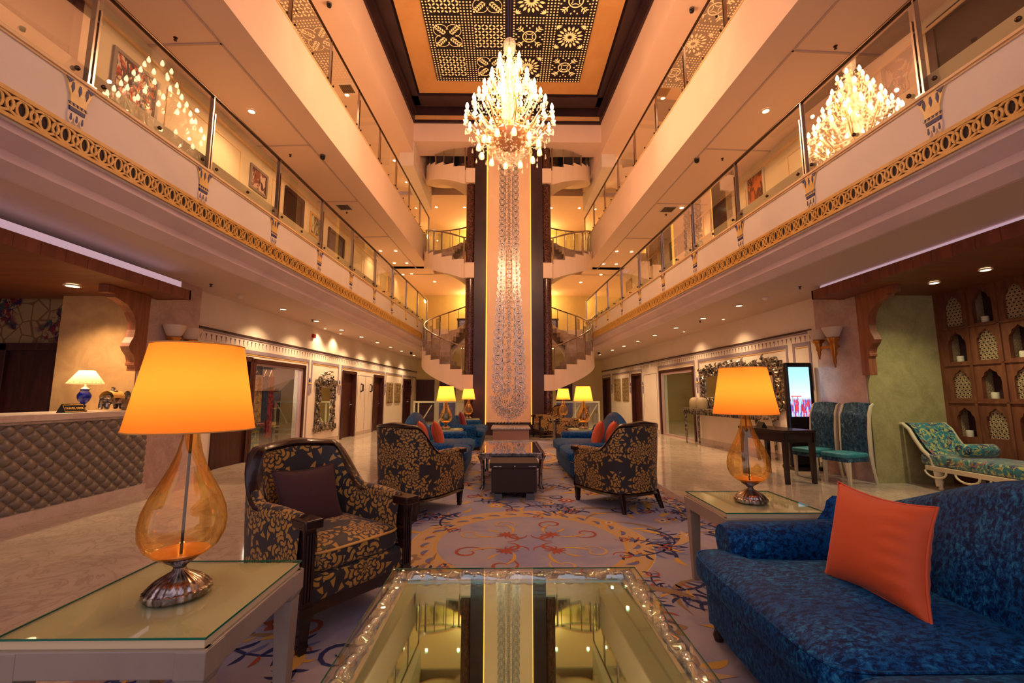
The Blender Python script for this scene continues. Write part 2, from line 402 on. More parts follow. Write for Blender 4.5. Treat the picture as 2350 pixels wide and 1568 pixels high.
    def build(s, name, mats, parent=None, smooth=False, bevel=0.0, loc=None, sub=0, weld=True):
        me = bpy.data.meshes.new(name)
        if parent is not None: o0 = world_loc(parent) if s.T is not LOCAL else Vector((0, 0, 0))
        elif loc is not None: o0 = Vector(loc)
        else: o0 = Vector((0, 0, 0))
        me.from_pydata([tuple(Vector(p) - o0) for p in s.v], [], s.f)
        for m in (mats if isinstance(mats, (list, tuple)) else [mats]): me.materials.append(m)
        for p, k in zip(me.polygons, s.m): p.material_index = k; p.use_smooth = smooth
        if weld:
            bm = bmesh.new(); bm.from_mesh(me)
            bmesh.ops.remove_doubles(bm, verts=bm.verts, dist=1e-5)
            bmesh.ops.recalc_face_normals(bm, faces=bm.faces)
            bm.to_mesh(me); bm.free()
        me.update()
        o = bpy.data.objects.new(name, me); C.objects.link(o)
        if parent is not None: o.parent = parent
        elif loc is not None: o.location = loc
        if bevel:
            b = o.modifiers.new('bevel', 'BEVEL'); b.width = bevel; b.segments = 2; b.limit_method = 'ANGLE'
        if sub:
            q = o.modifiers.new('subdivision', 'SUBSURF'); q.levels = sub; q.render_levels = sub
        if smooth and not sub and not bevel:
            try: me.set_sharp_from_angle(angle=radians(40))
            except Exception: pass
        return o
def LOCAL(x, y, z): return (x, y, z)
def tag(o, label, cat, group=None, kind=None):
    o['label'] = label; o['category'] = cat
    if group: o['group'] = group
    if kind: o['kind'] = kind
    return o
def thing(name, label, cat, loc=(0, 0, 0), rotz=0.0, group=None):
    o = bpy.data.objects.new(name, None); C.objects.link(o); o.empty_display_size = 0.2
    o.location = loc; o.rotation_euler = (0, 0, rotz)
    return tag(o, label, cat, group)
def struct(name, b, m, **kw):
    o = b.build(name, m, **kw); o['kind'] = 'structure'; return o
def dup(root, loc, rotz=None, label=None, group=None, swap=None):
    def cp(o, par):
        c = o.copy(); C.objects.link(c); c.parent = par
        if swap and c.type == 'MESH' and o.data.materials and o.data.materials[0] and o.data.materials[0].name in swap:
            c.data = o.data.copy(); c.data.materials[0] = swap[o.data.materials[0].name]
        for ch in list(o.children): cp(ch, c)
        return c
    r = cp(root, None); r.location = loc
    if rotz is not None: r.rotation_euler = (0, 0, rotz)
    if label: r['label'] = label
    if group: r['group'] = group
    return r
ORD = ['nearest', 'second', 'third', 'fourth', 'fifth', 'sixth', 'seventh', 'eighth', 'ninth', 'tenth', 'eleventh', 'twelfth']
def arc(cx, cy, r, a0, a1, n=12, ry=None):
    ry = r if ry is None else ry
    return [(cx + r * cos(a0 + (a1 - a0) * i / n), cy + ry * sin(a0 + (a1 - a0) * i / n)) for i in range(n + 1)]
def lerp(a, b, t): return a + (b - a) * t
def sstep(a, b, x):
    t = max(0.0, min(1.0, (x - a) / (b - a))); return t * t * (3 - 2 * t)
# ================================================================== STRUCTURE
floor = B().box(-9, 9.5, -3.5, 24, -0.1, 0.0)
struct('floor', floor, floorm)
# --- balconies, ceilings, walls on both sides
OPEN = {'L': [(7.55, 10.66, 2.03), (12.90, 13.95, 2.02), (15.58, 16.66, 2.02), (19.40, 20.62, 2.02)],
        'R': [(12.08, 14.50, 2.12), (16.28, 17.30, 2.12), (20.38, 21.60, 2.12)]}
SPOS = [3.43 + 1.49 * k for k in range(-1, 9)]          # balustrade posts
def wall_run(b, s0, s1, d0, d1, z0, z1, opens):
    cur = s0
    for a, c, h in opens:
        if a > cur: b.box(cur, a, d0, d1, z0, z1)
        b.box(a, c, d0, d1, h, z1); cur = c
    if cur < s1: b.box(cur, s1, d0, d1, z0, z1)
for sd in 'LR':
    T = SP(sd); nm = SN[sd]; df, dw = DF[sd], DW[sd]
    w = B(T); wall_run(w, 7.0 if sd == 'L' else 7.4, 21.9, dw, dw + 0.25, 0, 3.1, OPEN[sd]); struct('wall_' + nm, w, cream)
    # corridor ceiling of the ground floor with its recess over the side bays
    c = B(T); c.box(-3, 21.9, 4.2 if sd == 'L' else 4.32, dw + 0.25, 3.05, 3.35); c.box(-3, 7.2, dw + 0.2, 9, 3.05, 3.35); struct('ceiling', c, ceilm)
    # fascia of first floor
    f = B(T); f.box(-3, 17.0, df, df + 0.35, 3.36, 4.02); f.box(-3, 17.0, df + 0.2, dw + 0.25, 3.36, 4.02); struct('trim_1', f, cream)
    # stepped cornice under it
    prof = [(df, 3.38), (df + 0.03, 3.36), (df + 0.03, 3.30), (df + 0.06, 3.28), (df + 0.17, 3.20), (df + 0.18, 3.13), (df + 0.30, 3.045), (df + 0.34, 3.045), (df + 0.36, 3.36), (df + 0.1, 3.40)]
    q = B(T); q.prism(prof, lambda u, v, h: (h, u, v), -3, 17.0); struct('trim_2', q, cloudy('cornice_paint', (222, 200, 198), (214, 190, 190), 1, 0.6))
    # ledge line on top of fascia
    e = B(T); e.box(-3, 17.0, df - 0.025, df + 0.12, 4.02, 4.045); e.box(-3, 17.0, df - 0.012, df + 0.12, 4.0, 4.02); struct('trim_3', e, cloudy('ledge_paint', (240, 204, 150), (232, 192, 136), 3, 0.5))
    # first floor corridor
    u = B(T); u.box(1.0, 21.9, dw, dw + 0.2, 4.02, 6.4); struct('wall_' + nm, u, cloudy('upper_wall_paint', (232, 212, 168), (226, 204, 160), 0.6, 0.6))
    s2 = B(T); s2.box(-1, 17.0, df, dw + 0.25, 6.38, 7.44); struct('trim_4', s2, white)
    e2 = B(T); e2.box(-1, 17.0, df - 0.015, df + 0.1, 7.44, 7.465); struct('trim_5', e2, cloudy('ledge_paint', (240, 204, 150), (232, 192, 136), 3, 0.5))
    kb = B(T); kb.box(-3, 16.9, df + 0.09, df + 0.12, 4.045, 4.26); kb.box(-1, 16.9, df + 0.09, df + 0.12, 7.46, 7.56); struct('trim_17', kb, mat('gallery_kerb', (204, 186, 146), 0.5))
    # shallow ceiling coffer lines (dropped borders)
    k = B(T)
    k.box(-1, 17, df + 0.5, df + 0.53, 6.365, 6.38)
    for ss in (5.6, 8.2, 10.8, 13.4): k.box(ss, ss + 0.03, df + 0.5, dw, 6.365, 6.38)
    struct('trim_6', k, ceilm)
    u = B(T); u.box(1.0, 21.9, dw, dw + 0.2, 7.44, 9.75); struct('wall_' + nm, u, MT['upper_wall_paint'])
    s3 = B(T); s3.box(0, 17.0, df, dw + 0.25, 9.68, 10.78); struct('trim_7', s3, white)
    # dark ceiling cove around the void
    v = B(T); v.box(0, 14.3, df - 0.06, df + 0.3, 10.76, 11.3); v.box(0, 14.3, df - 0.14, df - 0.06, 11.02, 11.12); struct('trim_8', v, colbrown)
    # gold fretwork band
    g = B(T); F = lambda a, b_, h: (a, df - h, b_)
    g.box(-3, 16.0, df - 0.004, df + 0.02, 3.375, 3.595, 1)
    g.box(-3, 16.0, df - 0.022, df, 3.565, 3.60, 0); g.box(-3, 16.0, df - 0.022, df, 3.375, 3.405, 0)
    s = 2.2; pitch = 0.160
    while s < 15.95:
        n = 10 if s < 6 else 7
        g.ribbon(arc(s, 3.487, 0.104, 0, 2 * pi, n + 6, 0.074)[:-1], 0.020, F, 0, 0.018, 0, closed=True)
        g.ribbon(arc(s, 3.487, 0.036, 0, 2 * pi, n, 0.064)[:-1], 0.017, F, 0, 0.015, 0, closed=True)
        if s < 8:
            g.ribbon([(s + 0.055, 3.415), (s + 0.08, 3.452), (s + 0.105, 3.415)], 0.008, F, 0, 0.012, 0)
        s += pitch
    struct('trim_9', g, [gold, darkgap], weld=False)
    # ground-floor wall frieze: dark string course, hanging tassels and grey panel borders
    fz = B(T); dF = lambda a, b_, h: (a, dw - h, b_)
    zf = 2.44 if sd == 'L' else 2.48
    s0 = 6.95 if sd == 'L' else 7.5
    fz.box(s0, 21.85, dw - 0.03, dw, zf - 0.012, zf + 0.02, 0)
    fz.box(s0, 21.85, dw - 0.015, dw, zf - 0.05, zf - 0.03, 1)
    s = s0 + 0.05
    while s < 17.5:
        fz.prism([(s - 0.022, zf - 0.085), (s + 0.022, zf - 0.085), (s + 0.008, zf - 0.12), (s, zf - 0.19), (s - 0.008, zf - 0.12)], dF, 0, 0.004, 3); s += 0.125
    ops = OPEN[sd]
    frames = {'L': [(7.0, 10.86, 0), (10.98, 12.62, 1.35), (12.80, 16.78, 0), (16.92, 19.20, 1.4), (19.3, 20.7, 0), (20.85, 21.6, 1.4)],
              'R': [(7.55, 8.02, 1.4), (8.16, 11.78, 1.2), (11.98, 14.62, 0), (16.16, 17.42, 0), (17.55, 19.95, 1.4), (20.25, 21.7, 0)]}[sd]
    for a, c_, zb in frames:
        zt = 2.17 if sd == 'L' else 2.26
        for aa, cc, z0, z1 in ((a, c_, zt - 0.05, zt + 0.02), (a, a + 0.05, zb, zt - 0.05), (c_ - 0.05, c_, zb, zt - 0.05)):
            fz.box(aa, cc, dw - 0.012, dw, z0, z1, 1)
        fz.box(a + 0.08, c_ - 0.08, dw - 0.008, dw, zt - 0.085, zt - 0.072, 2)
    struct('trim_10', fz, [trimdk, greyp, gold, mat('frieze_violet_paint', (104, 84, 104), 0.6)], weld=False)
    # skirting
    bb = B(T); cur = 7.0 if sd == 'L' else 7.4
    for a, c_, h in ops + [(21.9, 21.9, 0)]:
        if a > cur: bb.box(cur, a - 0.06, dw - 0.012, dw, 0, 0.13)
        cur = c_ + 0.06
    struct('baseboard_' + nm, bb, deskm)
# wall mouldings of the upper corridors
for sd in 'LR':
    T = SP(sd); dw = DW[sd]; m = B(T)
    for z0, z1 in ((4.35, 5.98), (7.8, 9.35)):
        for a, c_ in ((6.0, 7.75), (8.8, 9.15), (12.7, 14.0), (14.2, 15.6)):
            for x0, x1, y0, y1 in ((a, c_, z1 - 0.02, z1), (a, a + 0.02, z0, z1), (c_ - 0.02, c_, z0, z1)): m.box(x0, x1, dw - 0.014, dw, y0, y1)
    m.box(1, 16.9, dw - 0.05, dw, 6.16, 6.2)
    struct('trim_11', m, cloudy('ledge_paint', (240, 204, 150), (232, 192, 136), 3, 0.5))
# --- atrium ceiling
zc = 11.25
cl = B().box(-5, 5.2, -3, 16, zc + 0.06, zc + 0.3); struct('ceiling', cl, colbrown)
cl = B(); cl.box(-2.86, 3.02, 2, 13.35, zc - 0.02, zc + 0.05)
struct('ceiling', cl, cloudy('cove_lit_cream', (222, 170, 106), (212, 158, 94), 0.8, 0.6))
# dark shelf round the cream field; cove glow exists only in the cream colour
fr = B()
for x0, x1, y0, y1 in ((-3.35, -2.92, 2, 13.9), (3.08, 3.55, 2, 13.9), (-3.35, 3.55, 13.42, 13.95)): fr.box(x0, x1, y0, y1, zc - 0.08, zc + 0.02)
struct('trim_12', fr, colbrown)
# beam closing the void
bm_ = B(); bm_.box(-3.3, 3.45, 14.25, 15.2, 10.08, 10.74); struct('trim_13', bm_, white)
bm_ = B(); bm_.box(-3.3, 3.45, 14.18, 14.5, 10.74, 10.84, 0); bm_.box(-3.3, 3.45, 14.18, 14.5, 10.84, 11.0, 1); bm_.box(-3.3, 3.45, 14.16, 14.5, 11.0, 11.3, 0)
struct('trim_14', bm_, [colbrown, cloudy('cove_lit_cream', (222, 170, 106), (212, 158, 94), 0.8, 0.6)])
bk = B(); bk.box(-5.2, 5.4, 22.0, 22.2, 0, 11.3); struct('wall_back', bk, cloudy('rear_wall_paint', (226, 206, 150), (216, 194, 138), 0.5, 0.6))
for sd in 'LR':    # dark top-storey end walls
    T = SP(sd)
# rear floors behind the stairs
for i, (z0, z1) in enumerate(((3.36, 4.02), (6.38, 7.44), (9.9, 10.6))):
    r = B(); r.box(-5.2, 5.4, 18.0, 22.0, z0, z1)
    if i < 2:
        for sg in (-1, 1):
            xa = AX + sg * 3.1; r.box(min(xa, xa + sg * 1.6), max(xa, xa + sg * 1.6), 16.9, 18.05, z0, z1)
    struct('ceiling', r, white)
tp = B(); tp.box(-5.2, 5.4, 15.2, 22, 11.28, 11.5); struct('ceiling', tp, navyp)
tp = B(); tp.box(-3.7, -3.2, 14.3, 18.0, 9.2, 11.3); tp.box(3.35, 3.85, 14.3, 18.0, 9.2, 11.3); struct('wall_back', tp, cream)

# --- left side bay (travel desk) and right side bay (carved screen)
lb = B(); lb.box(-6.10, -5.0, 6.0, 7.1, 0, 3.05); struct('wall_left', lb, deskm_l if 'deskm_l' in globals() else pillm)
lb = B(); lb.box(-9.0, -6.05, 6.32, 6.5, 0, 3.05); struct('wall_left', lb, wallpap)
lb = B(); lb.box(-9.0, -8.8, -3, 6.4, 0, 3.05); struct('wall_left', lb, cream)
rb = B(); rb.box(5.52, 6.95, 6.62, 7.6, 0, 3.05); struct('wall_right', rb, pillm)
rb = B(); rb.box(5.535, 6.95, 6.60, 6.625, 0, 3.05); struct('wall_right', rb, greenm)
# front-left pillar face toward camera in beige
lb = B(); lb.box(-6.10, -5.015, 5.985, 6.0, 0, 3.05); struct('wall_left', lb, cloudy('beige_stone_cladding', (196, 158, 108), (176, 138, 92), 3, 0.45))
# wooden canopies with a light shelf on top
def canopy(sd):
    if sd == 'L': x0, x1, ya, yb, z0, z1 = -4.52, -8.9, 0.5, 6.2, 2.66, 2.79
    else: x0, x1, ya, yb, z0, z1 = 5.0, 6.95, 0.5, 6.9, 2.85, 2.99
    lo, hi = min(x0, x1), max(x0, x1)
    b = B(); b.box(lo + 0.02, hi - 0.02, ya, yb - 0.03, z0, z1 - 0.02); struct('ceiling', b, ceilplank)
    b = B()
    if sd == 'L':
        b.box(x0 - 0.03, x0, ya, yb, z0 - 0.005, z1); b.box(-5.0, x0, yb - 0.03, yb, z0 - 0.005, z1)
    else:
        b.box(x0, x0 + 0.03, ya, yb, z0 - 0.005, z1); b.box(x0, 5.52, yb - 0.03, yb, z0 - 0.005, z1)
    struct('trim_15', b, fasplank)
    b = B()
    if sd == 'L': b.box(x0 - 0.30, x0 - 0.06, ya, yb - 0.12, z1 + 0.0, z1 + 0.10)
    else: b.box(x0 + 0.06, x0 + 0.3, ya, yb - 0.12, z1, z1 + 0.05)
    t = tag(b.build('light_shelf_strip', ledl), 'lilac glowing light strip on top of the wooden canopy over the ' + ('travel desk' if sd == 'L' else 'carved screen seat'), 'light strip')
canopy('L'); canopy('R')
# curved timber brackets under the canopies
def bracket(sd):
    if sd == 'L': x0, y0, zt = -5.0, 5.985, 2.66; w0, w1 = -5.02, -4.90; zb = 1.62
    else: x0, y0, zt = 5.52, 6.60, 2.85; w0, w1 = 5.46, 5.58; zb = 1.60
    H = zt - zb
    pr = [(0, 0), (0.66, 0), (0.66, -0.10), (0.56, -0.10), (0.56, -0.14)]
    # bulging S profile seen from the aisle, u toward the camera, v down
    pts = [(0.50, -0.15), (0.36, -0.20), (0.27, -0.28), (0.215, -0.38), (0.20, -0.50), (0.215, -0.60), (0.26, -0.68), (0.275, -0.73), (0.25, -0.78), (0.19, -0.84), (0.165, -0.90), (0.16, -0.93), (0.17, -0.93), (0.17, -0.97), (0.14, -0.98), (0.14, -H), (0, -H)]
    poly = [(u, v) for u, v in pr + pts]
    b = B(); b.prism(poly, lambda u, v, h: (h, y0 - u, zt + v), w0, w1)
    tag(b.build('canopy_bracket', canwood, bevel=0.008, loc=((w0 + w1) / 2, y0, zb)), 'curved wooden bracket holding up the canopy beside the ' + ('travel desk' if sd == 'L' else 'green marble wall'), 'bracket')
bracket('L'); bracket('R')

# ================================================================== COLUMN AND BACK STAIRS
col = B(); col.box(-1.08, 1.28, 14.5, 15.7, 0, 10.08); struct('wall_column', col, colbrown)
pn = B(); pn.box(-0.63, 0.84, 14.37, 14.5, 0.42, 10.05); struct('wall_column', pn, peach)
yl = B(); yl.box(-0.665, -0.635, 14.38, 14.495, 0.35, 10.0); yl.box(0.845, 0.865, 14.38, 14.495, 0.35, 10.0)
tag(yl.build('column_edge_light', ledy), 'thin amber light lines down both edges of the tall cream column panel', 'light strip')
for sg in (-1, 1):
    cx = AX + sg * 1.32
    g = B().lathe([(0.0, 0), (0.165, 0), (0.165, 10.05), (0, 10.05)], (cx, 14.70, 0), 28)
    tag(g.build('granite_column', graniteM, smooth=True, loc=(cx, 14.7, 0)), 'round brown granite column flanking the tall panel on its %s side' % ('left' if sg < 0 else 'right'), 'column')

def staircase(sg, z0, rise, lab):
    cx, cy = AX + sg * 1.55, 16.25; ri, ro = 0.62, 1.62; n = 12
    root = thing('curved_staircase', lab, 'staircase', (cx, cy, z0))
    def P(a, r, z):   # a: 0 at the front, growing outward and back to pi
        th = -pi / 2 + (-sg) * -1 * 0 + 0
        return (cx + sg * r * sin(a), cy - r * cos(a), z)
    tr = B(); w = B(); st = B()
    amax = pi * 0.98
    for i in range(n):
        a0, a1 = amax * i / n, amax * (i + 1) / n; z = z0 + rise * (i + 1) / n
        aa = [lerp(a0, a1, t) for t in (0, 0.5, 1)]
        lo = [P(a, ri, z) for a in aa] + [P(a, ro - 0.03, z) for a in aa[::-1]]
        m = len(lo); tr.add([(p[0], p[1], p[2] - rise / n) for p in lo] + lo, [tuple(range(m))[::-1], tuple(range(m, 2 * m))] + [(k, (k + 1) % m, m + (k + 1) % m, m + k) for k in range(m)])
        # sawtooth stringer segment
        zt, zb0, zb1 = z + 0.02, z0 + rise * i / n - 0.52, z0 + rise * (i + 1) / n - 0.52
        q = []
        for a in aa:
            zb = lerp(zb0, zb1, (a - a0) / (a1 - a0)); q.append((a, zb))
        for k in range(2):
            (A0, Z0), (A1, Z1) = q[k], q[k + 1]
            vs = [P(A0, ro - 0.04, Z0), P(A1, ro - 0.04, Z1), P(A1, ro - 0.04, zt), P(A0, ro - 0.04, zt), P(A0, ro + 0.03, Z0), P(A1, ro + 0.03, Z1), P(A1, ro + 0.03, zt), P(A0, ro + 0.03, zt)]
            w.add(vs, [(0, 1, 2, 3), (4, 7, 6, 5), (0, 4, 5, 1), (3, 2, 6, 7), (0, 3, 7, 4), (1, 5, 6, 2)])
            # soffit
            vs = [P(A0, ri, Z0), P(A1, ri, Z1), P(A1, ro, Z1), P(A0, ro, Z0)]
            w.add(vs + [(x, y, zz + 0.08) for x, y, zz in vs], [(0, 1, 2, 3), (7, 6, 5, 4), (0, 4, 5, 1), (2, 6, 7, 3)])
    tr.build('treads', treadm, root); 
    # landing in front, tied to the column
    xa, xb = sorted((cx, AX + sg * 1.18)); l = B(); l.box(xa, xb, cy - ro - 0.03, cy - ri, z0 - 0.52, z0)
    l.box(min(AX + sg * 1.18, AX + sg * 1.50), max(AX + sg * 1.18, AX + sg * 1.50), 14.46, 14.9, z0 - 0.53, z0 + 0.002)
    l.build('landing', stairw, root)
    w.build('stringer', stairw, root)
    # handrail and balusters
    hp = [(cx - sg * 0.35, cy - ro + 0.0, z0 + 0.92)] + [P(amax * t / 24, ro - 0.02, z0 + rise * t / 24 + 0.95) for t in range(25)] + [P(amax, ro - 0.25, z0 + rise + 0.95), P(amax * 1.02, ro - 0.5, z0 + rise + 0.93)]
    B().tube(hp, 0.028, 8).build('handrail', steel, root, smooth=True)
    bl = B()
    for i in range(n + 1):
        a = amax * i / n; p = P(a, ro - 0.01, 0); zz = z0 + rise * i / n
        bl.tube([(p[0], p[1], zz), (p[0], p[1], zz + 0.95)], 0.013 if i % 3 else 0.03, 6)
    for t in range(2): bl.tube([(cx - sg * (0.1 + 0.2 * t), cy - ro, z0), (cx - sg * (0.1 + 0.2 * t), cy - ro, z0 + 0.92)], 0.013, 6)
    bl.build('balusters', steel, root)
    gp = B()
    gp.grid(25, 2, lambda u, v: P(amax * u, ro - 0.015, z0 + rise * u + 0.15 + 0.72 * v))
    gp.build('glass_panel', glassm, root)
LV = ['lowest', 'middle', 'topmost']
for i, z0 in enumerate((1.97, 5.80, 9.22)):
    for sg in (-1, 1):
        staircase(sg, z0, (2.08, 1.68, 1.6)[i], '%s curved pale staircase beside the %s granite column' % (LV[i], 'left' if sg < 0 else 'right'))

# ornament on the column panel
def ornament():
    root = thing('mosaic_wall_ornament', 'tall shimmering silver mosaic garland with paisley edges on the cream column panel', 'wall ornament', (0.11, 14.36, 0.4))
    Yp = 14.37; F = lambda u, v, h: (0.11 + u, Yp - h, v)
    def hw(z):
        pts = [(0.9, 0.46), (1.2, 0.55), (1.8, 0.555), (3.4, 0.49), (4.9, 0.39), (6.4, 0.345), (9.2, 0.325)]
        for (a, x), (b_, y) in zip(pts, pts[1:]):
            if z <= b_: return lerp(x, y, max(0, (z - a) / (b_ - a)))
        return pts[-1][1]
    bd = B(); ce = B(); pe = B()
    z = 1.55
    while z < 9.25:
        w = hw(z); ci = w * 0.42; L = w - ci; ph = 0.30 * (w / 0.55) ** 0.6
        for sg in (-1, 1):
            for k, sc in enumerate((1.0, 0.72, 0.42)):
                # leaf: pointed, leaning out and upward
                a = []
                for t in range(13):
                    th = 2 * pi * t / 12; rx = L * 0.52 * sc; rz = ph * 0.52 * sc
                    x = ci + L * 0.48 + rx * cos(th); zz = z + rz * sin(th) + 0.25 * ph * max(0, cos(th)) ** 2 * sc
                    a.append((sg * x, zz))
                bd.ribbon(a[:-1], 0.026 if k == 0 else 0.018, F, 0, 0.012, 0, closed=True)
            bd.ball((0.11 + sg * (ci + L * 0.5), Yp - 0.008, z + 0.02), 0.028 * w / 0.5, 6)
            for t in range(5):
                th = random.random() * 6.28; r = L * 0.36
                bd.ball((0.11 + sg * (ci + L * 0.5) + r * cos(th), Yp - 0.006, z + ph * 0.35 * sin(th)), 0.012, 5)
        z += ph
    for sg in (-1, 1):
        for q in (0.40, 0.34):
            bd.ribbon([(sg * hw(zz) * q, zz) for zz in [1.3 + i * 0.4 for i in range(20)]], 0.016, F, 0, 0.012)
    z = 1.5
    while z < 9.15:
        w = hw(z); r = w * 0.15
        for t in range(6):
            th = t * pi / 3
            ce.ribbon(arc(r * 0.62 * cos(th), z + r * 0.62 * sin(th), r * 0.40, 0, 2 * pi, 6)[:-1], 0.012, F, 0, 0.012, 0, closed=True)
        ce.ball((0.11, Yp - 0.008, z), r * 0.32, 6)
        for t in range(22):
            ce.ball((0.11 + random.uniform(-1, 1) * w * 0.30, Yp - 0.006, z + random.uniform(0.5, 1.0) * w * 0.33), random.uniform(0.008, 0.018), 5)
        z += w * 0.42
    # pendant foot: tapering shield of curls and beads
    def sh(z): return 0.56 * sqrt(max(0, 1 - ((z - 1.28) / 0.80) ** 2)) if z < 1.28 else 0.56
    for k in range(3):
        q = 1 - 0.2 * k; n = 26
        pts = [(0.56 * q * sin(pi * t / n - pi / 2), 1.25 - 0.68 * q * cos(pi * t / n - pi / 2)) for t in range(n + 1)]
        pe.ribbon(pts, 0.018, F, 0, 0.014)
        for i, (u, v) in enumerate(pts[::2]):
            if v < 1.3: pe.ribbon(arc(u * 1.04, v - 0.02, 0.048, 0, 2 * pi, 7)[:-1], 0.014, F, 0, 0.013, 0, closed=True)
    for i in range(420):
        zz = random.uniform(0.62, 1.5); xx = random.uniform(-1, 1) * sh(zz) * 0.92
        pe.ball((0.11 + xx, Yp - 0.006, zz), random.uniform(0.010, 0.022), 5)
    for i in range(34):
        zz = random.uniform(0.7, 1.45); xx = random.uniform(-1, 1) * sh(zz) * 0.8; a0 = random.random() * 6
        pe.ribbon(arc(xx, zz, 0.05, a0, a0 + 4.4, 7), 0.012, F, 0, 0.013)
    pe.ribbon([(0, 0.62), (0.03, 0.55), (-0.03, 0.50), (0, 0.44)], 0.03, F, 0, 0.014)
    for i in range(24): pe.ball((0.11 + (i - 12) * 0.035, 14.3 - 0.02 * (i % 2), 0.40 + 0.02 * (i % 3)), 0.018, 5)
    bd.build('paisley_border', inlay, root, weld=False); ce.build('flower_chain', inlay, root, weld=False); pe.build('pendant_foot', inlay, root, weld=False)
ornament()
# fluted planter at the foot
pr = thing('fluted_planter', 'low fluted stone trough at the foot of the ornamented column', 'planter', (0.14, 13.2, 0))
B().box(-0.37, 0.69, 13.0, 14.36, 0.0, 0.30).build('body', stria, pr)
B().box(-0.42, 0.74, 12.96, 14.37, 0.30, 0.35).build('rim', inlay, pr, bevel=0.01)
# jali grille ceiling
def jali():
    root = thing('ceiling_grille', 'large dark pierced ceiling grille with backlit geometric and floral squares', 'ceiling grille', (0.08, 10, zc - 0.06))
    x0, x1, y1 = -2.17, 2.33, 12.72; y0 = 6.0
    B().box(x0, x1, y0, y1, zc - 0.075, zc - 0.03).build('grille_panel', mat('grille_dark', (26, 18, 26), 0.7), root)
    lit = mat('backlit_opening', (240, 180, 110), 0.6, emis=(240, 180, 112), estr=0.5)
    F = lambda u, v, h: (u, v, zc - 0.075 - h)
    d = B(); mo = B(); P = (x1 - x0) / 4.0; ps = P / 13.0; half = P * 0.355
    cells = []
    for j in range(7):
        for i in range(4): cells.append((x0 + P * (i + 0.5), y1 - 0.07 - P * (j + 0.5), i, j))
    ny = int((y1 - y0) / ps)
    for a in range(52):
        for c in range(ny):
            u, v = x0 + ps * (a + 0.5), y1 - ps * (c + 0.5)
            if abs(u - 0.08) < 0.05: continue
            if any(abs(u - cx) < half + 0.02 and abs(v - cy) < half + 0.02 for cx, cy, _, _ in cells): continue
            r = ps * 0.22; d.add([F(u - r, v - r, 0.004), F(u + r, v - r, 0.004), F(u + r, v + r, 0.004), F(u - r, v + r, 0.004)], [(0, 1, 2, 3)])
    def leaf(b, cx, cy, a, L, w, off=0.0):
        ca, sa = cos(a), sin(a); pts = []
        for t, s in ((0, 0), (0.3, 1), (0.65, 1), (1, 0), (0.65, -1), (0.3, -1)):
            x, y = off + L * t, w / 2 * s; pts.append((cx + x * ca - y * sa, cy + x * sa + y * ca))
        b.add([F(u, v, 0.005) for u, v in pts], [tuple(range(6))])
    for cx, cy, i, j in cells:
        h = half
        kind = [(1, 0, 3, 2), (0, 1, 2, 3), (1, 0, 3, 2)][(j + 1) % 3][i] if True else 0
        kind = {(0, 0): 1, (1, 0): 0, (2, 0): 3, (3, 0): 2, (0, 1): 0, (1, 1): 1, (2, 1): 2, (3, 1): 3}.get((i, j % 2))
        if kind == 1:      # woven lattice of short bars
            n = 8; st = 2 * h / n
            for a in range(n):
                for c in range(n):
                    leaf(mo, cx - h + st * (a + 0.5) - 0.4 * st * (1 if True else 0) * cos((pi / 4) * (1 if (a + c) % 2 else -1)), cy - h + st * (c + 0.5) - 0.4 * st * sin((pi / 4) * (1 if (a + c) % 2 else -1)), (pi / 4) * (1 if (a + c) % 2 else -1), st * 0.98, st * 0.46)
        elif kind == 3:    # sunburst
            for t in range(16):
                leaf(mo, cx, cy, 2 * pi * t / 16, h * 0.42, h * 0.10, h * 0.12)
                leaf(mo, cx, cy, 2 * pi * (t + 0.5) / 16, h * 0.40, h * 0.15, h * 0.52)
            for sx in (-1, 1):
                for sy in (-1, 1):
                    for q in range(4): leaf(mo, cx + sx * h * 0.98, cy + sy * h * 0.98, atan2(-sy, -sx) + (q - 1.5) * 0.42, h * 0.36, h * 0.09, 0.01)
        elif kind == 0:    # four leaves on a cross
            for t in range(4):
                a = pi / 4 + t * pi / 2
                for k in range(5):
                    bx, by = cx + cos(a) * h * (0.25 + 0.18 * k), cy + sin(a) * h * (0.25 + 0.18 * k)
                    for sgn in (-1, 1): leaf(mo, bx, by, a + sgn * 0.75, h * 0.26, h * 0.10, 0.01)
                mo.ribbon(arc(cx + cos(a) * h * 0.62, cy + sin(a) * h * 0.62, h * 0.50, a - 2.2, a + 2.2, 14), h * 0.035, F, 0.0, 0.005)
                mo.add([F(cx + cos(a) * h * 1.25 + 0.03 * cos(q), cy + sin(a) * h * 1.25 + 0.03 * sin(q), 0.005) for q in (0, 1.05, 2.1, 3.14, 4.2, 5.25)], [tuple(range(6))])
        else:              # ring with branching sprigs
            mo.ribbon(arc(cx, cy, h * 0.46, 0, 2 * pi, 20)[:-1], h * 0.07, F, 0, 0.005, 0, closed=True)
            for t in range(4):
                a = t * pi / 2
                mo.ribbon(arc(cx + cos(a) * h * 0.50, cy + sin(a) * h * 0.50, h * 0.30, a + pi - 0.8, a + pi + 0.8, 6), h * 0.05, F, 0, 0.005)
                leaf(mo, cx, cy, a, h * 0.16, h * 0.10, h * 0.66); leaf(mo, cx, cy, a + 0.22, h * 0.16, h * 0.10, h * 0.86); leaf(mo, cx, cy, a - 0.22, h * 0.16, h * 0.10, h * 0.86)
                a += pi / 4
                mo.ribbon([(cx + cos(a) * h * q, cy + sin(a) * h * q) for q in (0.56, 0.8, 1.12)], [0.05 * h, 0.07 * h, 0.03 * h], F, 0, 0.005)
                for q, sgn in ((0.72, 1), (0.72, -1), (0.92, 1), (0.92, -1)): leaf(mo, cx + cos(a) * h * q, cy + sin(a) * h * q, a + sgn * 0.95, h * 0.30, h * 0.09)
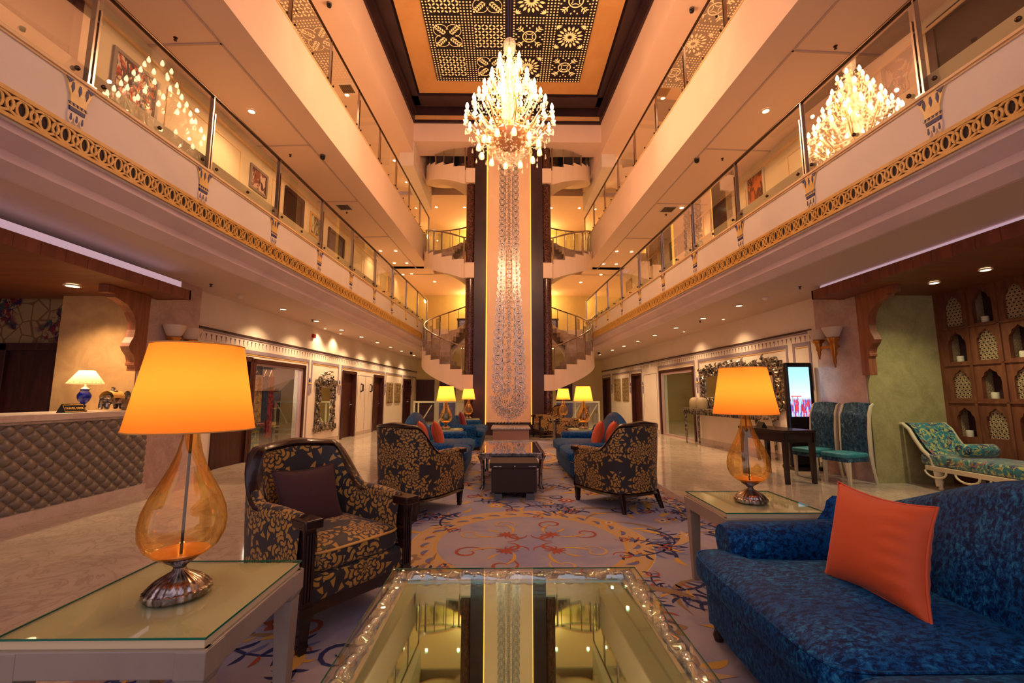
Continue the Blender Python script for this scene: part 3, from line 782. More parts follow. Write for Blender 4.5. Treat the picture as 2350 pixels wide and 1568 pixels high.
    d.build('pierced_dots', lit, root, weld=False); mo.build('backlit_motifs', lit, root, weld=False)
    B().box(0.03, 0.13, y0, y1 + 0.02, zc - 0.11, zc - 0.075).build('centre_bar', navyp, root)
jali()
# ================================================================== BALUSTRADES
def balustrade(sd, lvl):
    T = SP(sd); df = DF[sd]; z0 = (4.045, 7.465)[lvl]; zr = (5.055, 8.485)[lvl]
    s0 = 0.6; s1 = 16.9
    root = thing('glass_balustrade', 'glass and steel balustrade along the %s gallery on the %s side' % (('first floor', 'second floor')[lvl], SN[sd]), 'balustrade', T(8, df + 0.05, z0))
    B(T).tube([(s0, df + 0.04, zr), (s1, df + 0.04, zr), ], 0.026, 10).build('handrail', steel_d, root, smooth=True)
    posts = [3.49 + 1.49 * k for k in range(-1, 10)] if sd == 'L' or True else []
    for k, s in enumerate(posts):
        if lvl and s < 4.5: continue
        b = B(T)
        b.box(s - 0.028, s - 0.010, df + 0.015, df + 0.065, z0, zr - 0.02); b.box(s + 0.010, s + 0.028, df + 0.015, df + 0.065, z0, zr - 0.22)
        for z in (z0 + 0.12, z0 + 0.36, z0 + 0.66): b.box(s - 0.03, s + 0.03, df + 0.028, df + 0.052, z, z + 0.022)
        b.box(s - 0.045, s + 0.045, df + 0.0, df + 0.085, z0, z0 + 0.03)
        b.build('post', steel, root, bevel=0.0)
    for a, c in zip([s0 - 0.4] + posts, posts + [s1]):
        if lvl and c < 4.0: continue
        g = B(T); g.add([(a + 0.05, df + 0.04, z0 + 0.05), (c - 0.05, df + 0.04, z0 + 0.05), (c - 0.05, df + 0.04, zr - 0.06), (a + 0.05, df + 0.04, zr - 0.06)], [(0, 1, 2, 3)])
        gp = g.build('glass_pane', glassm, root)
        m = (a + c) / 2
        for q in (a + 0.12, m, c - 0.12): B(T).ball((q, df + 0.02, z0 + 0.10), 0.022, 8).build('glass_clamp', steel_d, gp, smooth=True)
for sd in 'LR':
    for lvl in (0, 1): balustrade(sd, lvl)

# painted capitals below the posts
def capital(sd, k):
    T = SP(sd); df = DF[sd]; s = (3.39 if sd == 'L' else 3.40) + 1.49 * k
    F = lambda u, v, h: T(s + u * 1.2, df - h, v)
    b = B()
    b.prism([(-0.055, 3.80), (0.055, 3.80), (0.06, 3.86), (0.085, 3.95), (0.105, 4.0), (-0.105, 4.0), (-0.085, 3.95), (-0.06, 3.86)], F, 0, 0.012, 0)   # flared gold bell
    if k < 7:
        for i in range(3):
            x = -0.05 + 0.05 * i
            b.prism([(x - 0.006, 3.98), (x + 0.006, 3.98), (x + 0.012, 3.93), (x, 3.88), (x - 0.012, 3.93)], F, 0.012, 0.015, 2)
        for x in (-0.105, 0.105): b.prism([(x, 4.0), (x * 0.45, 4.0), (x * 0.72, 3.955)], F, 0.012, 0.016, 2)
        for i in range(5):
            x = -0.056 + 0.028 * i
            b.prism([(x - 0.008, 3.80), (x + 0.008, 3.80), (x, 3.775)], F, 0, 0.010, 2)
            b.ball(F(x + 0.012, 3.785, 0.008), 0.008, 5, 3)
    b.prism([(-0.062, 3.765), (0.062, 3.765), (0.062, 3.80), (-0.062, 3.80)], F, 0, 0.006, 0)
    b.prism([(-0.052, 3.725), (0.052, 3.725), (0.056, 3.762), (-0.056, 3.762)], F, 0, 0.012, 1)     # blue band
    for i in range(3):
        x = -0.04 + 0.04 * i
        b.prism([(x - 0.019, 3.72), (x + 0.019, 3.72), (x + 0.021, 3.68), (x + 0.012, 3.63), (x, 3.615), (x - 0.012, 3.63), (x - 0.021, 3.68)], F, 0, 0.011, 3)
        if k < 7: b.prism([(x - 0.004, 3.70), (x + 0.004, 3.70), (x + 0.008, 3.65), (x, 3.635), (x - 0.008, 3.65)], F, 0.011, 0.013, 2)
    o = b.build('painted_capital', [gold2, navyp, navyp, mat('capital_ivory', (236, 214, 180), 0.5)], loc=T(s, df, 3.62), weld=False)
    tag(o, '%s gold and blue capital ornament on the %s balcony face' % (ORD[k], SN[sd]), 'wall ornament', 'painted capitals along the %s balcony' % SN[sd])
for sd in 'LR':
    for k in range(9): capital(sd, k)

# ================================================================== DOORS, WINDOWS, PICTURES
def door(nm, sd, s0, s1, z0, z1, m, label, handle=True, recess=0.1, frame=None, split=False):
    T = SP(sd); dw = DW[sd]; root = thing(nm, label, 'door', T((s0 + s1) / 2, dw, z0))
    root['kind'] = 'structure'
    f = B(T); w = 0.07
    for a, b_, c, d in ((s0 - 0.02, s0 + w, z0, z1), (s1 - w, s1 + 0.02, z0, z1), (s0, s1, z1 - w, z1 + 0.02)): f.box(a, b_, dw - 0.025, dw + recess + 0.05, c, d)
    f.build('door_frame', frame or mahog, root)
    b = B(T); b.box(s0 + w, s1 - w, dw + recess, dw + recess + 0.05, z0 + 0.005, z1 - w); dp = b.build('door_panel', m, root)
    if handle:
        h = B(T); sx = s1 - w - 0.09 if sd == 'L' else s0 + w + 0.09
        h.tube([(sx, dw + recess - 0.05, z0 + 1.0), (sx + 0.11, dw + recess - 0.05, z0 + 1.0)], 0.011, 6); h.tube([(sx, dw + recess, z0 + 1.0), (sx, dw + recess - 0.05, z0 + 1.0)], 0.012, 6); h.box(sx - 0.02, sx + 0.02, dw + recess - 0.006, dw + recess, z0 + 0.9, z0 + 1.1)
        h.build('door_handle', chrome, dp)
n = 1
for sd, lst in (('L', OPEN['L'][1:]), ('R', OPEN['R'][1:])):
    for i, (a, c, h) in enumerate(lst):
        door('door_%d' % n, sd, a, c, 0, h, mahog, 'dark mahogany door, %s along the %s ground floor wall' % (ORD[i], SN[sd])); n += 1
lat = cloudy('patterned_door_panel', (104, 84, 84), (70, 54, 58), 9, 0.4)
dkg = mat('dark_room_beyond', (40, 22, 18), 0.3)
UP = {'L': [(3.55, 4.67, 6.17, mat('dark_door_leaf', (52, 30, 24), 0.25)), (9.3, 10.12, 6.06, mat('dark_door_leaf', (52, 30, 24), 0.25)), (11.5, 12.55, 5.95, lat), (16.8, 17.5, 6.0, mahog)],
      'R': [(3.75, 4.96, 6.22, MT['dark_door_leaf']), (9.72, 10.66, 6.2, MT['dark_door_leaf']), (12.1, 13.2, 6.15, lat), (16.9, 17.6, 6.0, mahog)]}
for sd in 'LR':
    for i, (a, c, h, m) in enumerate(UP[sd]):
        T = SP(sd); dw = DW[sd]; root = thing('door_%d' % n, 'upper corridor door, %s on the %s gallery' % (ORD[i], SN[sd]), 'door', T((a + c) / 2, dw, 4.02)); root['kind'] = 'structure'; n += 1
        f = B(T); w = 0.08
        for p, q, r, t in ((a - 0.02, a + w, 4.02, h), (c - w, c + 0.02, 4.02, h), (a, c, h - w, h + 0.02)): f.box(p, q, dw - 0.03, dw, r, t)
        f.build('door_frame', MT['mahogany_wood'], root)
        B(T).box(a + w, c - w, dw - 0.012, dw, 4.02, h - w).build('door_panel', m, root)
def picture(sd, s0, s1, z0, z1, cols, label, seed, frame=None, fw=0.05, nm='framed_picture', cat='picture', d=None, dep=0.03):
    T = SP(sd); dw = DW[sd] if d is None else d; root = thing(nm, label, cat, T((s0 + s1) / 2, dw, z0))
    f = B(T)
    for a, b_, c, e in ((s0, s0 + fw, z0, z1), (s1 - fw, s1, z0, z1), (s0 + fw, s1 - fw, z0, z0 + fw), (s0 + fw, s1 - fw, z1 - fw, z1)): f.box(a, b_, dw - dep, dw, c, e)
    f.build('frame', frame or mat('picture_frame_grey', (150, 132, 118), 0.4), root, bevel=0.004)
    B(T).box(s0 + fw, s1 - fw, dw - dep * 0.5, dw, z0 + fw, z1 - fw).build('picture_sheet', artwork('art_%d' % seed, cols, 5, seed * 2.3), root)
R_ = [(190, 60, 44), (120, 30, 34), (220, 190, 150), (60, 50, 60)]
picture('L', 5.12, 5.85, 5.25, 5.95, R_, 'red framed picture behind the chandelier reflection on the left gallery wall', 1)
picture('L', 8.03, 8.62, 5.42, 5.92, [(150, 90, 70), (220, 190, 160), (90, 50, 50)], 'small framed picture of figures on the left gallery wall beside the dark door', 2)
picture('L', 10.45, 11.12, 5.38, 5.97, [(140, 130, 90), (60, 66, 50), (210, 196, 150)], 'olive framed picture between two doors on the left gallery wall', 3, gold)
picture('L', 15.9, 16.6, 5.3, 5.95, [(150, 140, 90), (90, 90, 60)], 'far framed picture near the stair end of the left gallery', 4, gold)
picture('R', 5.10, 5.65, 5.40, 6.2, [(120, 60, 60), (60, 50, 70), (180, 150, 130)], 'framed picture behind the chandelier reflection on the right gallery wall', 5)
picture('R', 8.45, 9.08, 5.50, 6.18, [(120, 60, 40), (60, 46, 44), (200, 110, 50)], 'brown framed picture of upright figures on the right gallery wall', 6, ivoryf)
picture('R', 11.05, 11.66, 5.55, 6.3, [(220, 190, 160), (120, 40, 40), (120, 100, 70)], 'pale framed picture of a figure between two doors on the right gallery wall', 7, gold)
picture('R', 14.3, 15.1, 5.5, 6.3, [(190, 160, 110), (130, 104, 70)], 'tan framed picture far along the right gallery wall', 8, gold)
# pairs of carved panels on the ground floor
cp = cloudy('carved_panel_stone', (176, 150, 104), (132, 106, 72), 16, 0.6, lo=0.42, hi=0.58)
for sd, spots, z0, z1 in (('L', ((17.05, 17.85), (18.10, 18.95)), 0.98, 1.80), ('R', ((17.72, 18.5), (18.78, 19.7)), 1.05, 2.02)):
    for i, (a, c) in enumerate(spots):
        T = SP(sd); dw = DW[sd]; root = thing('carved_wall_panel', '%s of two carved stone panels on the %s ground floor wall' % (('nearer', 'farther')[i], SN[sd]), 'wall panel', T((a + c) / 2, dw, z0))
        b = B(T); b.box(a, c, dw - 0.03, dw, z0, z1); b.build('panel', cp, root, bevel=0.006)
        F = lambda u, v, h: T(u, dw - 0.03 - h, v)
        b = B(); m_ = (a + c) / 2; H = z1 - z0
        b.ribbon([(a + 0.05, z0 + 0.05), (c - 0.05, z0 + 0.05), (c - 0.05, z1 - 0.05), (a + 0.05, z1 - 0.05)], 0.02, F, 0, 0.012, closed=True)
        b.ribbon([(m_, z0 + 0.06), (m_ + 0.02, z0 + H * 0.5), (m_, z1 - 0.1)], 0.018, F, 0, 0.014)
        for j in range(5):
            for sg in (-1, 1): b.ribbon(arc(m_ + sg * 0.15, z0 + H * (0.2 + 0.15 * j), 0.11, 0.2, 5.0, 9), 0.018, F, 0, 0.014)
        b.build('carving', cp, root, weld=False)

# shop window on the left with goods inside
T = SP('L'); dw = DW['L']
sh = B(T); sh.box(7.5, 10.7, dw + 1.6, dw + 1.7, 0, 2.3); sh.box(7.45, 7.5, dw + 0.1, dw + 1.7, 0, 2.3); sh.box(10.7, 10.75, dw + 0.1, dw + 1.7, 0, 2.3); sh.box(7.5, 10.7, dw + 0.1, dw + 1.7, 2.2, 2.3)
struct('wall_left', sh, mat('shop_interior_paint', (54, 44, 46), 0.7))
root = thing('window_1', 'dark wood framed shop window with garments behind on the left wall', 'window', T(9.6, dw, 0)); root['kind'] = 'structure'
f = B(T)
for a, b_, c, e in ((8.58, 8.66, 0, 2.03), (10.60, 10.68, 0, 2.03), (8.58, 10.68, 1.95, 2.03)): f.box(a, b_, dw - 0.03, dw + 0.12, c, e)
f.build('window_frame', mahog, root)
f = B(T)
for a, b_, c, e in ((8.68, 8.71, 0.02, 1.94), (10.50, 10.59, 0.02, 1.94), (8.68, 10.5, 1.90, 1.94)): f.box(a, b_, dw + 0.0, dw + 0.06, c, e)
f.build('window_sash', mat('pale_metal_sash', (190, 160, 160), 0.4, 0.3), root)
B(T).add([(8.68, dw + 0.04, 0), (10.58, dw + 0.04, 0), (10.58, dw + 0.04, 1.94), (8.68, dw + 0.04, 1.94)], [(0, 1, 2, 3)]).build('pane', shopglass, root)
door('door_%d' % n, 'L', 7.57, 8.56, 0, 2.03, mahog, 'open mahogany shop door behind the large orange lamp', handle=True, recess=0.02); n += 1
def garment(s, wd, z0, z1, col, lab, d=0.28, col2=None):
    root = thing('hanging_garment', lab, 'garment', T(s, dw + d, z0))
    b = B(T)
    def fn(u, v):
        x = (u - 0.5) * wd * (1.0 + 0.25 * (1 - v)) ; return (s + x, dw + d + 0.03 * sin(u * 16), lerp(z0, z1, v) )
    b.grid(18, 7, fn); b.grid(18, 7, lambda u, v: (fn(u, v)[0], fn(u, v)[1] + 0.03, fn(u, v)[2]))
    b.build('cloth', cloudy('garment_%s' % '_'.join(map(str, col)), col, col2 or tuple(int(x * .6) for x in col), 14, 0.7, lo=0.45, hi=0.55), root, smooth=True)
    B(T).tube([(s - wd / 2, dw + d + 0.015, z1 - 0.02), (s, dw + d + 0.015, z1 + 0.13), (s + wd / 2, dw + d + 0.015, z1 - 0.02)], 0.012, 6).build('hanger', gold, root)
garment(8.86, 0.30, 0.86, 1.70, (150, 60, 56), 'rust red garment hanging at the near end of the shop window')
garment(9.22, 0.32, 0.72, 1.68, (196, 160, 104), 'tan striped garment on a hanger in the shop window', col2=(150, 110, 70))
garment(9.55, 0.16, 0.75, 1.72, (50, 74, 110), 'narrow blue scarf hanging in the shop window')
garment(9.75, 0.16, 0.35, 1.72, (170, 50, 66), 'narrow crimson scarf hanging in the shop window')
garment(8.80, 0.34, 0.15, 0.80, (40, 32, 84), 'indigo skirt hanging low at the near end of the shop window', d=0.34)
garment(9.3, 0.40, 0.1, 0.66, (26, 100, 110), 'teal skirt hanging low in the middle of the shop window', d=0.36, col2=(150, 140, 60))
for i, z in enumerate((0.55, 0.98, 1.36)):
    b = B(T); b.box(9.9, 10.48, dw + 0.45, dw + 0.8, z, z + 0.02); tag(b.build('shop_shelf', cp, loc=T(10.2, dw + 0.6, z)), '%s shelf of goods in the shop window' % ('lowest', 'middle', 'upper')[i], 'shelf')
for i, (s, z, c, w_) in enumerate(((10.0, 0.57, (150, 90, 80), .12), (10.3, 0.57, (190, 150, 90), .1), (10.05, 1.0, (200, 110, 70), .14), (10.33, 1.0, (120, 40, 90), .1), (10.1, 1.38, (236, 120, 40), .15), (10.35, 1.38, (40, 60, 110), .11))):
    b = B(T); b.tbox(s - w_, s + w_, dw + 0.48, dw + 0.68, z, z + 0.09, 0.9); tag(b.build('folded_textile', mat('textile_%d' % i, c, 0.7), loc=T(s, dw + 0.55, z), bevel=0.015), 'folded %s textile on the %s shop shelf' % (('pink', 'ochre', 'terracotta', 'purple', 'orange', 'navy')[i], ('lowest', 'lowest', 'middle', 'middle', 'upper', 'upper')[i]), 'textile')
light('shop_lamp', 'AREA', T(9.7, dw + 0.9, 2.15), 26, (1, 0.78, 0.6), size=0.8)
# glass shop front on the right
T2 = SP('R'); dr = DW['R']
sh = B(T2); sh.box(11.9, 14.7, dr + 1.5, dr + 1.6, 0, 2.3); sh.box(11.9, 14.7, dr + 0.1, dr + 1.6, 2.2, 2.3); sh.box(11.85, 11.9, dr + 0.1, dr + 1.6, 0, 2.3); sh.box(14.7, 14.75, dr + 0.1, dr + 1.6, 0, 2.3)
struct('wall_right', sh, mat('bar_interior_paint', (96, 96, 62), 0.6))
root = thing('window_2', 'tall dark framed glass front on the right ground floor wall', 'window', T2(13.3, dr, 0)); root['kind'] = 'structure'
f = B(T2)
for a, b_, c, e in ((12.06, 12.14, 0, 2.12), (14.42, 14.5, 0, 2.12), (12.06, 14.5, 2.04, 2.12)): f.box(a, b_, dr - 0.03, dr + 0.12, c, e)
f.build('window_frame', mahog, root)
f = B(T2); f.box(14.28, 14.4, dr, dr + 0.05, 0, 2.04); f.box(12.14, 14.3, dr, dr + 0.04, 1.96, 2.04); f.box(12.14, 14.3, dr, dr + 0.04, 0, 0.06); f.build('window_sash', mat('pale_metal_sash', (190, 160, 160), 0.4, 0.3), root)
B(T2).add([(12.14, dr + 0.03, 0), (14.4, dr + 0.03, 0), (14.4, dr + 0.03, 2.04), (12.14, dr + 0.03, 2.04)], [(0, 1, 2, 3)]).build('pane', shopglass, root)
light('bar_lamp', 'AREA', T2(13.3, dr + 0.8, 2.15), 8, (0.9, 0.9, 0.5), size=0.8)
for i in range(10):
    s = 12.5 + 0.19 * i; zz = 0.95 + 0.28 * (i % 3)
    b = B(T2); b.lathe([(0, 0), (0.03, 0), (0.006, 0.02), (0.006, 0.09), (0.035, 0.13), (0.03, 0.2)], (0, 0, 0), 8) if False else None
    b = B(T2); b.tube([(s, dr + 0.9, zz), (s, dr + 0.9, zz + 0.10), (s, dr + 0.9, zz + 0.2)], [0.035, 0.02, 0.012], 8)
    tag(b.build('glass_bottle', chrome, loc=T2(s, dr + 0.9, zz), smooth=True), '%s glinting bottle from the camera end behind the right glass front' % ORD[i], 'bottle', 'bottles behind the right glass front')
for k in range(3):
    b = B(T2); b.box(12.3, 14.5, dr + 0.8, dr + 1.0, 0.93 + 0.28 * k, 0.945 + 0.28 * k); tag(b.build('bar_shelf', darkwood, loc=T2(13.4, dr + 0.9, 0.93 + 0.28 * k)), '%s dark shelf behind the right glass front' % ('lowest', 'middle', 'top')[k], 'shelf')

# ornate mirrors
def ornate_mirror(sd, s0, s1, z0, z1, fw, lab, crest):
    T = SP(sd); dw = DW[sd]; root = thing('ornate_mirror', lab, 'mirror', T((s0 + s1) / 2, dw, z0)); F = lambda u, v, h: T(u, dw - h, v)
    B(T).box(s0 + fw * 0.8, s1 - fw * 0.8, dw - 0.03, dw - 0.01, z0 + fw * 0.8, z1 - fw * 0.8).build('mirror_glass', mirror, root)
    f = B(T)
    for a, b_, c, e in ((s0, s0 + fw, z0, z1), (s1 - fw, s1, z0, z1), (s0, s1, z0, z0 + fw), (s0, s1, z1 - fw, z1)): f.box(a + 0.02, b_ - 0.02, dw - 0.05, dw - 0.004, c + 0.02, e - 0.02)
    fo = f.build('frame', silvfoil, root, bevel=0.015)
    g = B(); per = []
    W, H = s1 - s0, z1 - z0; nn = int((W + H) * 2 / 0.11)
    for i in range(nn):
        t = i / nn * 2 * (W + H)
        if t < W: p = (s0 + t, z0 + fw / 2)
        elif t < W + H: p = (s1 - fw / 2, z0 + t - W)
        elif t < 2 * W + H: p = (s1 - (t - W - H), z1 - fw / 2)
        else: p = (s0 + fw / 2, z1 - (t - 2 * W - H))
        per.append(p)
    for i, (u, v) in enumerate(per):
        a0 = random.random() * 6.28; r = fw * random.uniform(0.34, 0.55)
        g.tube([F(u + r * (1 - q / 9) * cos(a0 + q * 0.8), v + r * (1 - q / 9) * sin(a0 + q * 0.8), 0.05 + 0.004 * q) for q in range(7)], [0.026, 0.026, 0.025, 0.023, 0.02, 0.016, 0.01], 6)
    g.build('scrollwork', silvfoil, fo, smooth=True, weld=False)
    h = B(); m_ = (s0 + s1) / 2
    for i in range(22 if crest == 'big' else 70):
        if crest == 'big': u, v = m_ + random.gauss(0, W * 0.16), z1 + random.uniform(-0.05, 0.24)
        else: u, v = m_ + random.uniform(-0.42, 0.42) * W, z1 + random.uniform(-0.10, 0.07)
        if abs(u - m_) > W * 0.5: continue
        v = z1 + (v - z1) * (1 - (abs(u - m_) / (W * 0.55)) ** 2)
        a0 = random.random() * 6.28; L = random.uniform(0.06, 0.12)
        h.tube([F(u + L * t * cos(a0), v + L * t * sin(a0), 0.05 + 0.04 * sin(t * 3.1)) for t in (0, 0.33, 0.66, 1)], [0.012, 0.036, 0.03, 0.006], 6, flat=0.6)
    h.build('crest', silvfoil, fo, smooth=True, weld=False)
    if crest == 'big':
        k = B()
        for sg in (-1, 1):
            for z in (z0 + 0.02, z1 - 0.12):
                k.tube([F(m_ + sg * (W / 2 - 0.02), z, 0.03), F(m_ + sg * (W / 2 + 0.05), z + 0.03, 0.05), F(m_ + sg * (W / 2 + 0.06), z + 0.12, 0.04)], [0.03, 0.045, 0.012], 7)
        k.build('corner_curl', silvfoil, root, smooth=True)
ornate_mirror('L', 11.25, 12.38, 0.34, 1.72, 0.24, 'tall narrow mirror in a carved silver frame with a leafy crest on the left wall', 'big')
ornate_mirror('R', 8.32, 11.62, 0.98, 2.02, 0.26, 'wide mirror in a carved silver frame on the right wall behind the orange lamp', 'wide')
# twin silver door pulls on the left cupboard doors
T = SP('L')
for i, s in enumerate((14.35, 15.2)):
    b = B(T); b.tube([(s, DW['L'] - 0.02, 1.66), (s, DW['L'] - 0.09, 1.64), (s, DW['L'] - 0.09, 1.44), (s, DW['L'] - 0.02, 1.42)], 0.028, 8)
    tag(b.build('pull_handle', mat('dark_bronze', (60, 44, 36), 0.35, 0.8), loc=T(s, DW['L'], 1.5), smooth=True), '%s dark curved pull handle on the left cupboard front' % ('nearer', 'farther')[i], 'handle')
b = B(T)
for s in (14.1, 14.78, 15.46): b.box(s, s + 0.012, DW['L'] - 0.006, DW['L'], 0.14, 1.95)
b.box(14.1, 15.46, DW['L'] - 0.006, DW['L'], 1.94, 1.952); struct('trim_16', b, greyp)
b = B(T2)
for s in (14.75, 16.0): b.box(s, s + 0.014, DW['R'] - 0.006, DW['R'], 0.5, 2.05)
b.box(14.75, 16.01, DW['R'] - 0.006, DW['R'], 2.04, 2.054); struct('trim_16', b, greyp)
# pilaster ornaments beside the ground floor panels
k = 0
for sd, lst in (('L', (10.92, 12.71, 16.86, 19.25, 20.78)), ('R', (11.88, 16.08, 17.48, 20.10))):
    T = SP(sd); dw = DW[sd]; zz = 1.30 if sd == 'L' else 1.36
    for i, s in enumerate(lst):
        F = lambda u, v, h: T(s + u, dw - h, v)
        b = B(); b.prism([(-0.07, zz + 0.28), (0.07, zz + 0.28), (0.08, zz + 0.31), (-0.08, zz + 0.31)], F, 0, 0.02, 0)
        b.prism([(-0.055, zz + 0.16), (0.055, zz + 0.16), (0.065, zz + 0.27), (-0.065, zz + 0.27)], F, 0, 0.014, 1)
        b.prism([(-0.03, zz + 0.32), (0.03, zz + 0.32), (0.03, zz + 0.38), (0, zz + 0.44), (-0.03, zz + 0.38)], F, 0, 0.012, 2)
        for x in (-0.03, 0, 0.03): b.prism([(x - 0.012, zz + 0.14), (x + 0.012, zz + 0.14), (x + 0.008, zz), (x - 0.008, zz)], F, 0, 0.010, 1)
        tag(b.build('pilaster_ornament', [gold2, MT['lavender_grey_paint'], navyp], loc=T(s, dw, zz)), '%s small painted pilaster ornament on the %s ground floor wall' % (ORD[i], SN[sd]), 'wall ornament', 'pilaster ornaments on the %s wall' % SN[sd])

# ================================================================== CEILING FIXTURES AND THEIR LIGHT
def downlight(P, lab, grp, power, r=0.055, col=WARM2, spot=True):
    root = thing('ceiling_downlight', lab, 'downlight', P, group=grp)
    B(LOCAL).lathe([(r * 1.35, 0), (r * 1.35, -0.012), (r, -0.016), (r, 0.0)], n=20).build('trim_ring', ringm, root, smooth=True)
    B(LOCAL).lathe([(0, -0.008), (r, -0.008)], n=20).build('lens', dlm, root)
    if spot:
        l = bpy.data.lights.new('downlight_beam', 'SPOT'); l.energy = power; l.color = col; l.spot_size = radians(125); l.spot_blend = 0.9; l.shadow_soft_size = 0.05
        o = bpy.data.objects.new('downlight_beam', l); C.objects.link(o); o.parent = root; o.location = (0, 0, -0.05)
for sd in 'LR':
    T = SP(sd); w = SN[sd]
    for k in range(8):
        s = (8.60 if sd == 'L' else 8.10) + 1.42 * k + (0.5 if k == 7 else 0)
        downlight(T(s, 4.96 if sd == 'L' else 4.98, 3.05), '%s round downlight in the %s ground floor corridor ceiling' % (ORD[k], w), '%s ground floor downlights' % w, 58)
    for k, (s, d) in enumerate(((12.16, 5.3), (11.2, 5.3)) if sd == 'L' else ((9.6, 5.5), (11.6, 5.5))):
        downlight(T(s, d, 3.05), '%s small downlight close to the %s ground floor wall' % (ORD[k], w), 'small wall downlights on the %s' % w, 26, 0.03)
    for k, (s, d) in enumerate(((7.12, 4.92), (14.75, 5.14), (14.77, 4.6), (16.18, 5.08), (16.2, 4.6), (17.8, 5.2), (17.7, 4.8)) if sd == 'L' else ((6.96, 5.01), (11.02, 5.33), (14.69, 4.66), (14.70, 5.2), (16.2, 5.1), (16.2, 4.6), (17.7, 4.9))):
        downlight(T(s, d, 6.375), '%s downlight in the %s first floor corridor ceiling' % (ORD[k], w), '%s first floor downlights' % w, 42 if s < 14 else 24)
    for k, (s, d) in enumerate(((6.9, 4.95), (11.14, 5.0), (14.6, 4.7), (16.2, 4.7))):
        downlight(T(s, d, 9.675), '%s downlight in the %s second floor corridor ceiling' % (ORD[k], w), '%s second floor downlights' % w, 44)
downlight((-5.38, 5.37, 2.655), 'downlight in the wooden canopy over the travel desk', None, 90, 0.065)
downlight((5.91, 5.78, 2.845), 'downlight in the right canopy nearer the green marble wall', None, 30, 0.05, (1, 0.92, 0.55))
downlight((5.93, 5.15, 2.845), 'downlight in the right canopy nearer the camera over the carved screen', None, 30, 0.05, (1, 0.92, 0.55))
def sprinkler(P, lab, grp):
    b = B(LOCAL); b.lathe([(0, 0), (0.028, 0), (0.026, -0.008), (0.012, -0.01), (0.010, -0.035), (0.022, -0.04), (0.02, -0.045), (0, -0.047)], n=12)
    o = b.build('fire_sprinkler', mat('dark_bronze', (60, 44, 36), 0.35, 0.8), loc=None); o.location = P; tag(o, lab, 'sprinkler', grp)
def camera_dome(P, lab, grp):
    root = thing('dome_camera', lab, 'security camera', P, group=grp)
    B(LOCAL).lathe([(0, 0), (0.055, 0), (0.055, -0.02), (0.05, -0.035)], n=16).build('base', mat('camera_base', (110, 96, 88), 0.4), root, smooth=True)
    B(LOCAL).lathe([(0.05, -0.03), (0.052, -0.055), (0.045, -0.085), (0.025, -0.10), (0, -0.105)], n=16).build('dome', black, root, smooth=True)
def vent(P, sd, lab, grp):
    T = SP(sd); root = thing('air_vent', lab, 'air vent', T(*P), group=grp); s, d, z = P; b = B(T)
    for a, c, e, f_ in ((s - 0.2, s + 0.2, d - 0.2, d - 0.17), (s - 0.2, s + 0.2, d + 0.17, d + 0.2), (s - 0.2, s - 0.17, d - 0.17, d + 0.17), (s + 0.17, s + 0.2, d - 0.17, d + 0.17)): b.box(a, c, e, f_, z - 0.02, z)
    b.build('frame', ringm, root)
    b = B(T)
    for i in range(6): b.box(s - 0.17, s + 0.17, d - 0.15 + 0.055 * i, d - 0.13 + 0.055 * i, z - 0.014, z - 0.004)
    b.box(s - 0.17, s + 0.17, d - 0.17, d + 0.17, z - 0.003, z, 1); b.build('slats', [mat('vent_slat', (120, 96, 84), 0.5), black], root)
for sd in 'LR':
    T = SP(sd); w = SN[sd]
    for k, (s, z, fl) in enumerate(((5.5, 6.38, 'first'), (8.56, 6.38, 'first'), (11.5, 6.38, 'first'), (8.44, 9.68, 'second'), (6.6, 3.05, 'ground'), (9.9, 3.05, 'ground'))):
        sprinkler(T(s, 5.0 if sd == 'L' else 5.1, z), '%s sprinkler head under the %s %s floor ceilings' % (ORD[k], w, fl), 'ceiling sprinklers on the %s side' % w)
    camera_dome(T(8.6, 4.32 if sd == 'L' else 4.55, 6.38), 'dark dome camera under the first floor ceiling on the %s side' % w, None)
    camera_dome(T(8.29, 4.21 if sd == 'L' else 4.46, 9.68), 'dark dome camera under the second floor ceiling on the %s side' % w, None)
    camera_dome(T(17.6, 4.7, 3.05), 'dark dome camera at the far end of the %s ground floor ceiling' % w, None)
    vent((11.16, 4.93 if sd == 'L' else 5.01, 6.38), sd, 'square air vent in the first floor ceiling on the %s side' % w, None)
    vent((10.9, 4.9, 9.68), sd, 'square air vent in the second floor ceiling on the %s side' % w, None)
    root = thing('smoke_detector', 'round smoke detector in the %s ground floor ceiling' % w, 'smoke detector', T(7.4, 5.05, 3.05))
    B(LOCAL).lathe([(0, 0), (0.06, 0), (0.06, -0.02), (0.045, -0.03), (0.03, -0.05), (0, -0.052)], n=16).build('housing', ringm, root, smooth=True)
b = B(SP('L')); b.box(10.9, 11.03, DW['L'] - 0.06, DW['L'], 2.76, 2.86); tag(b.build('fire_alarm', redp, loc=SP('L')(10.96, DW['L'], 2.76), bevel=0.01), 'small red fire alarm box high on the left ground floor wall', 'fire alarm')
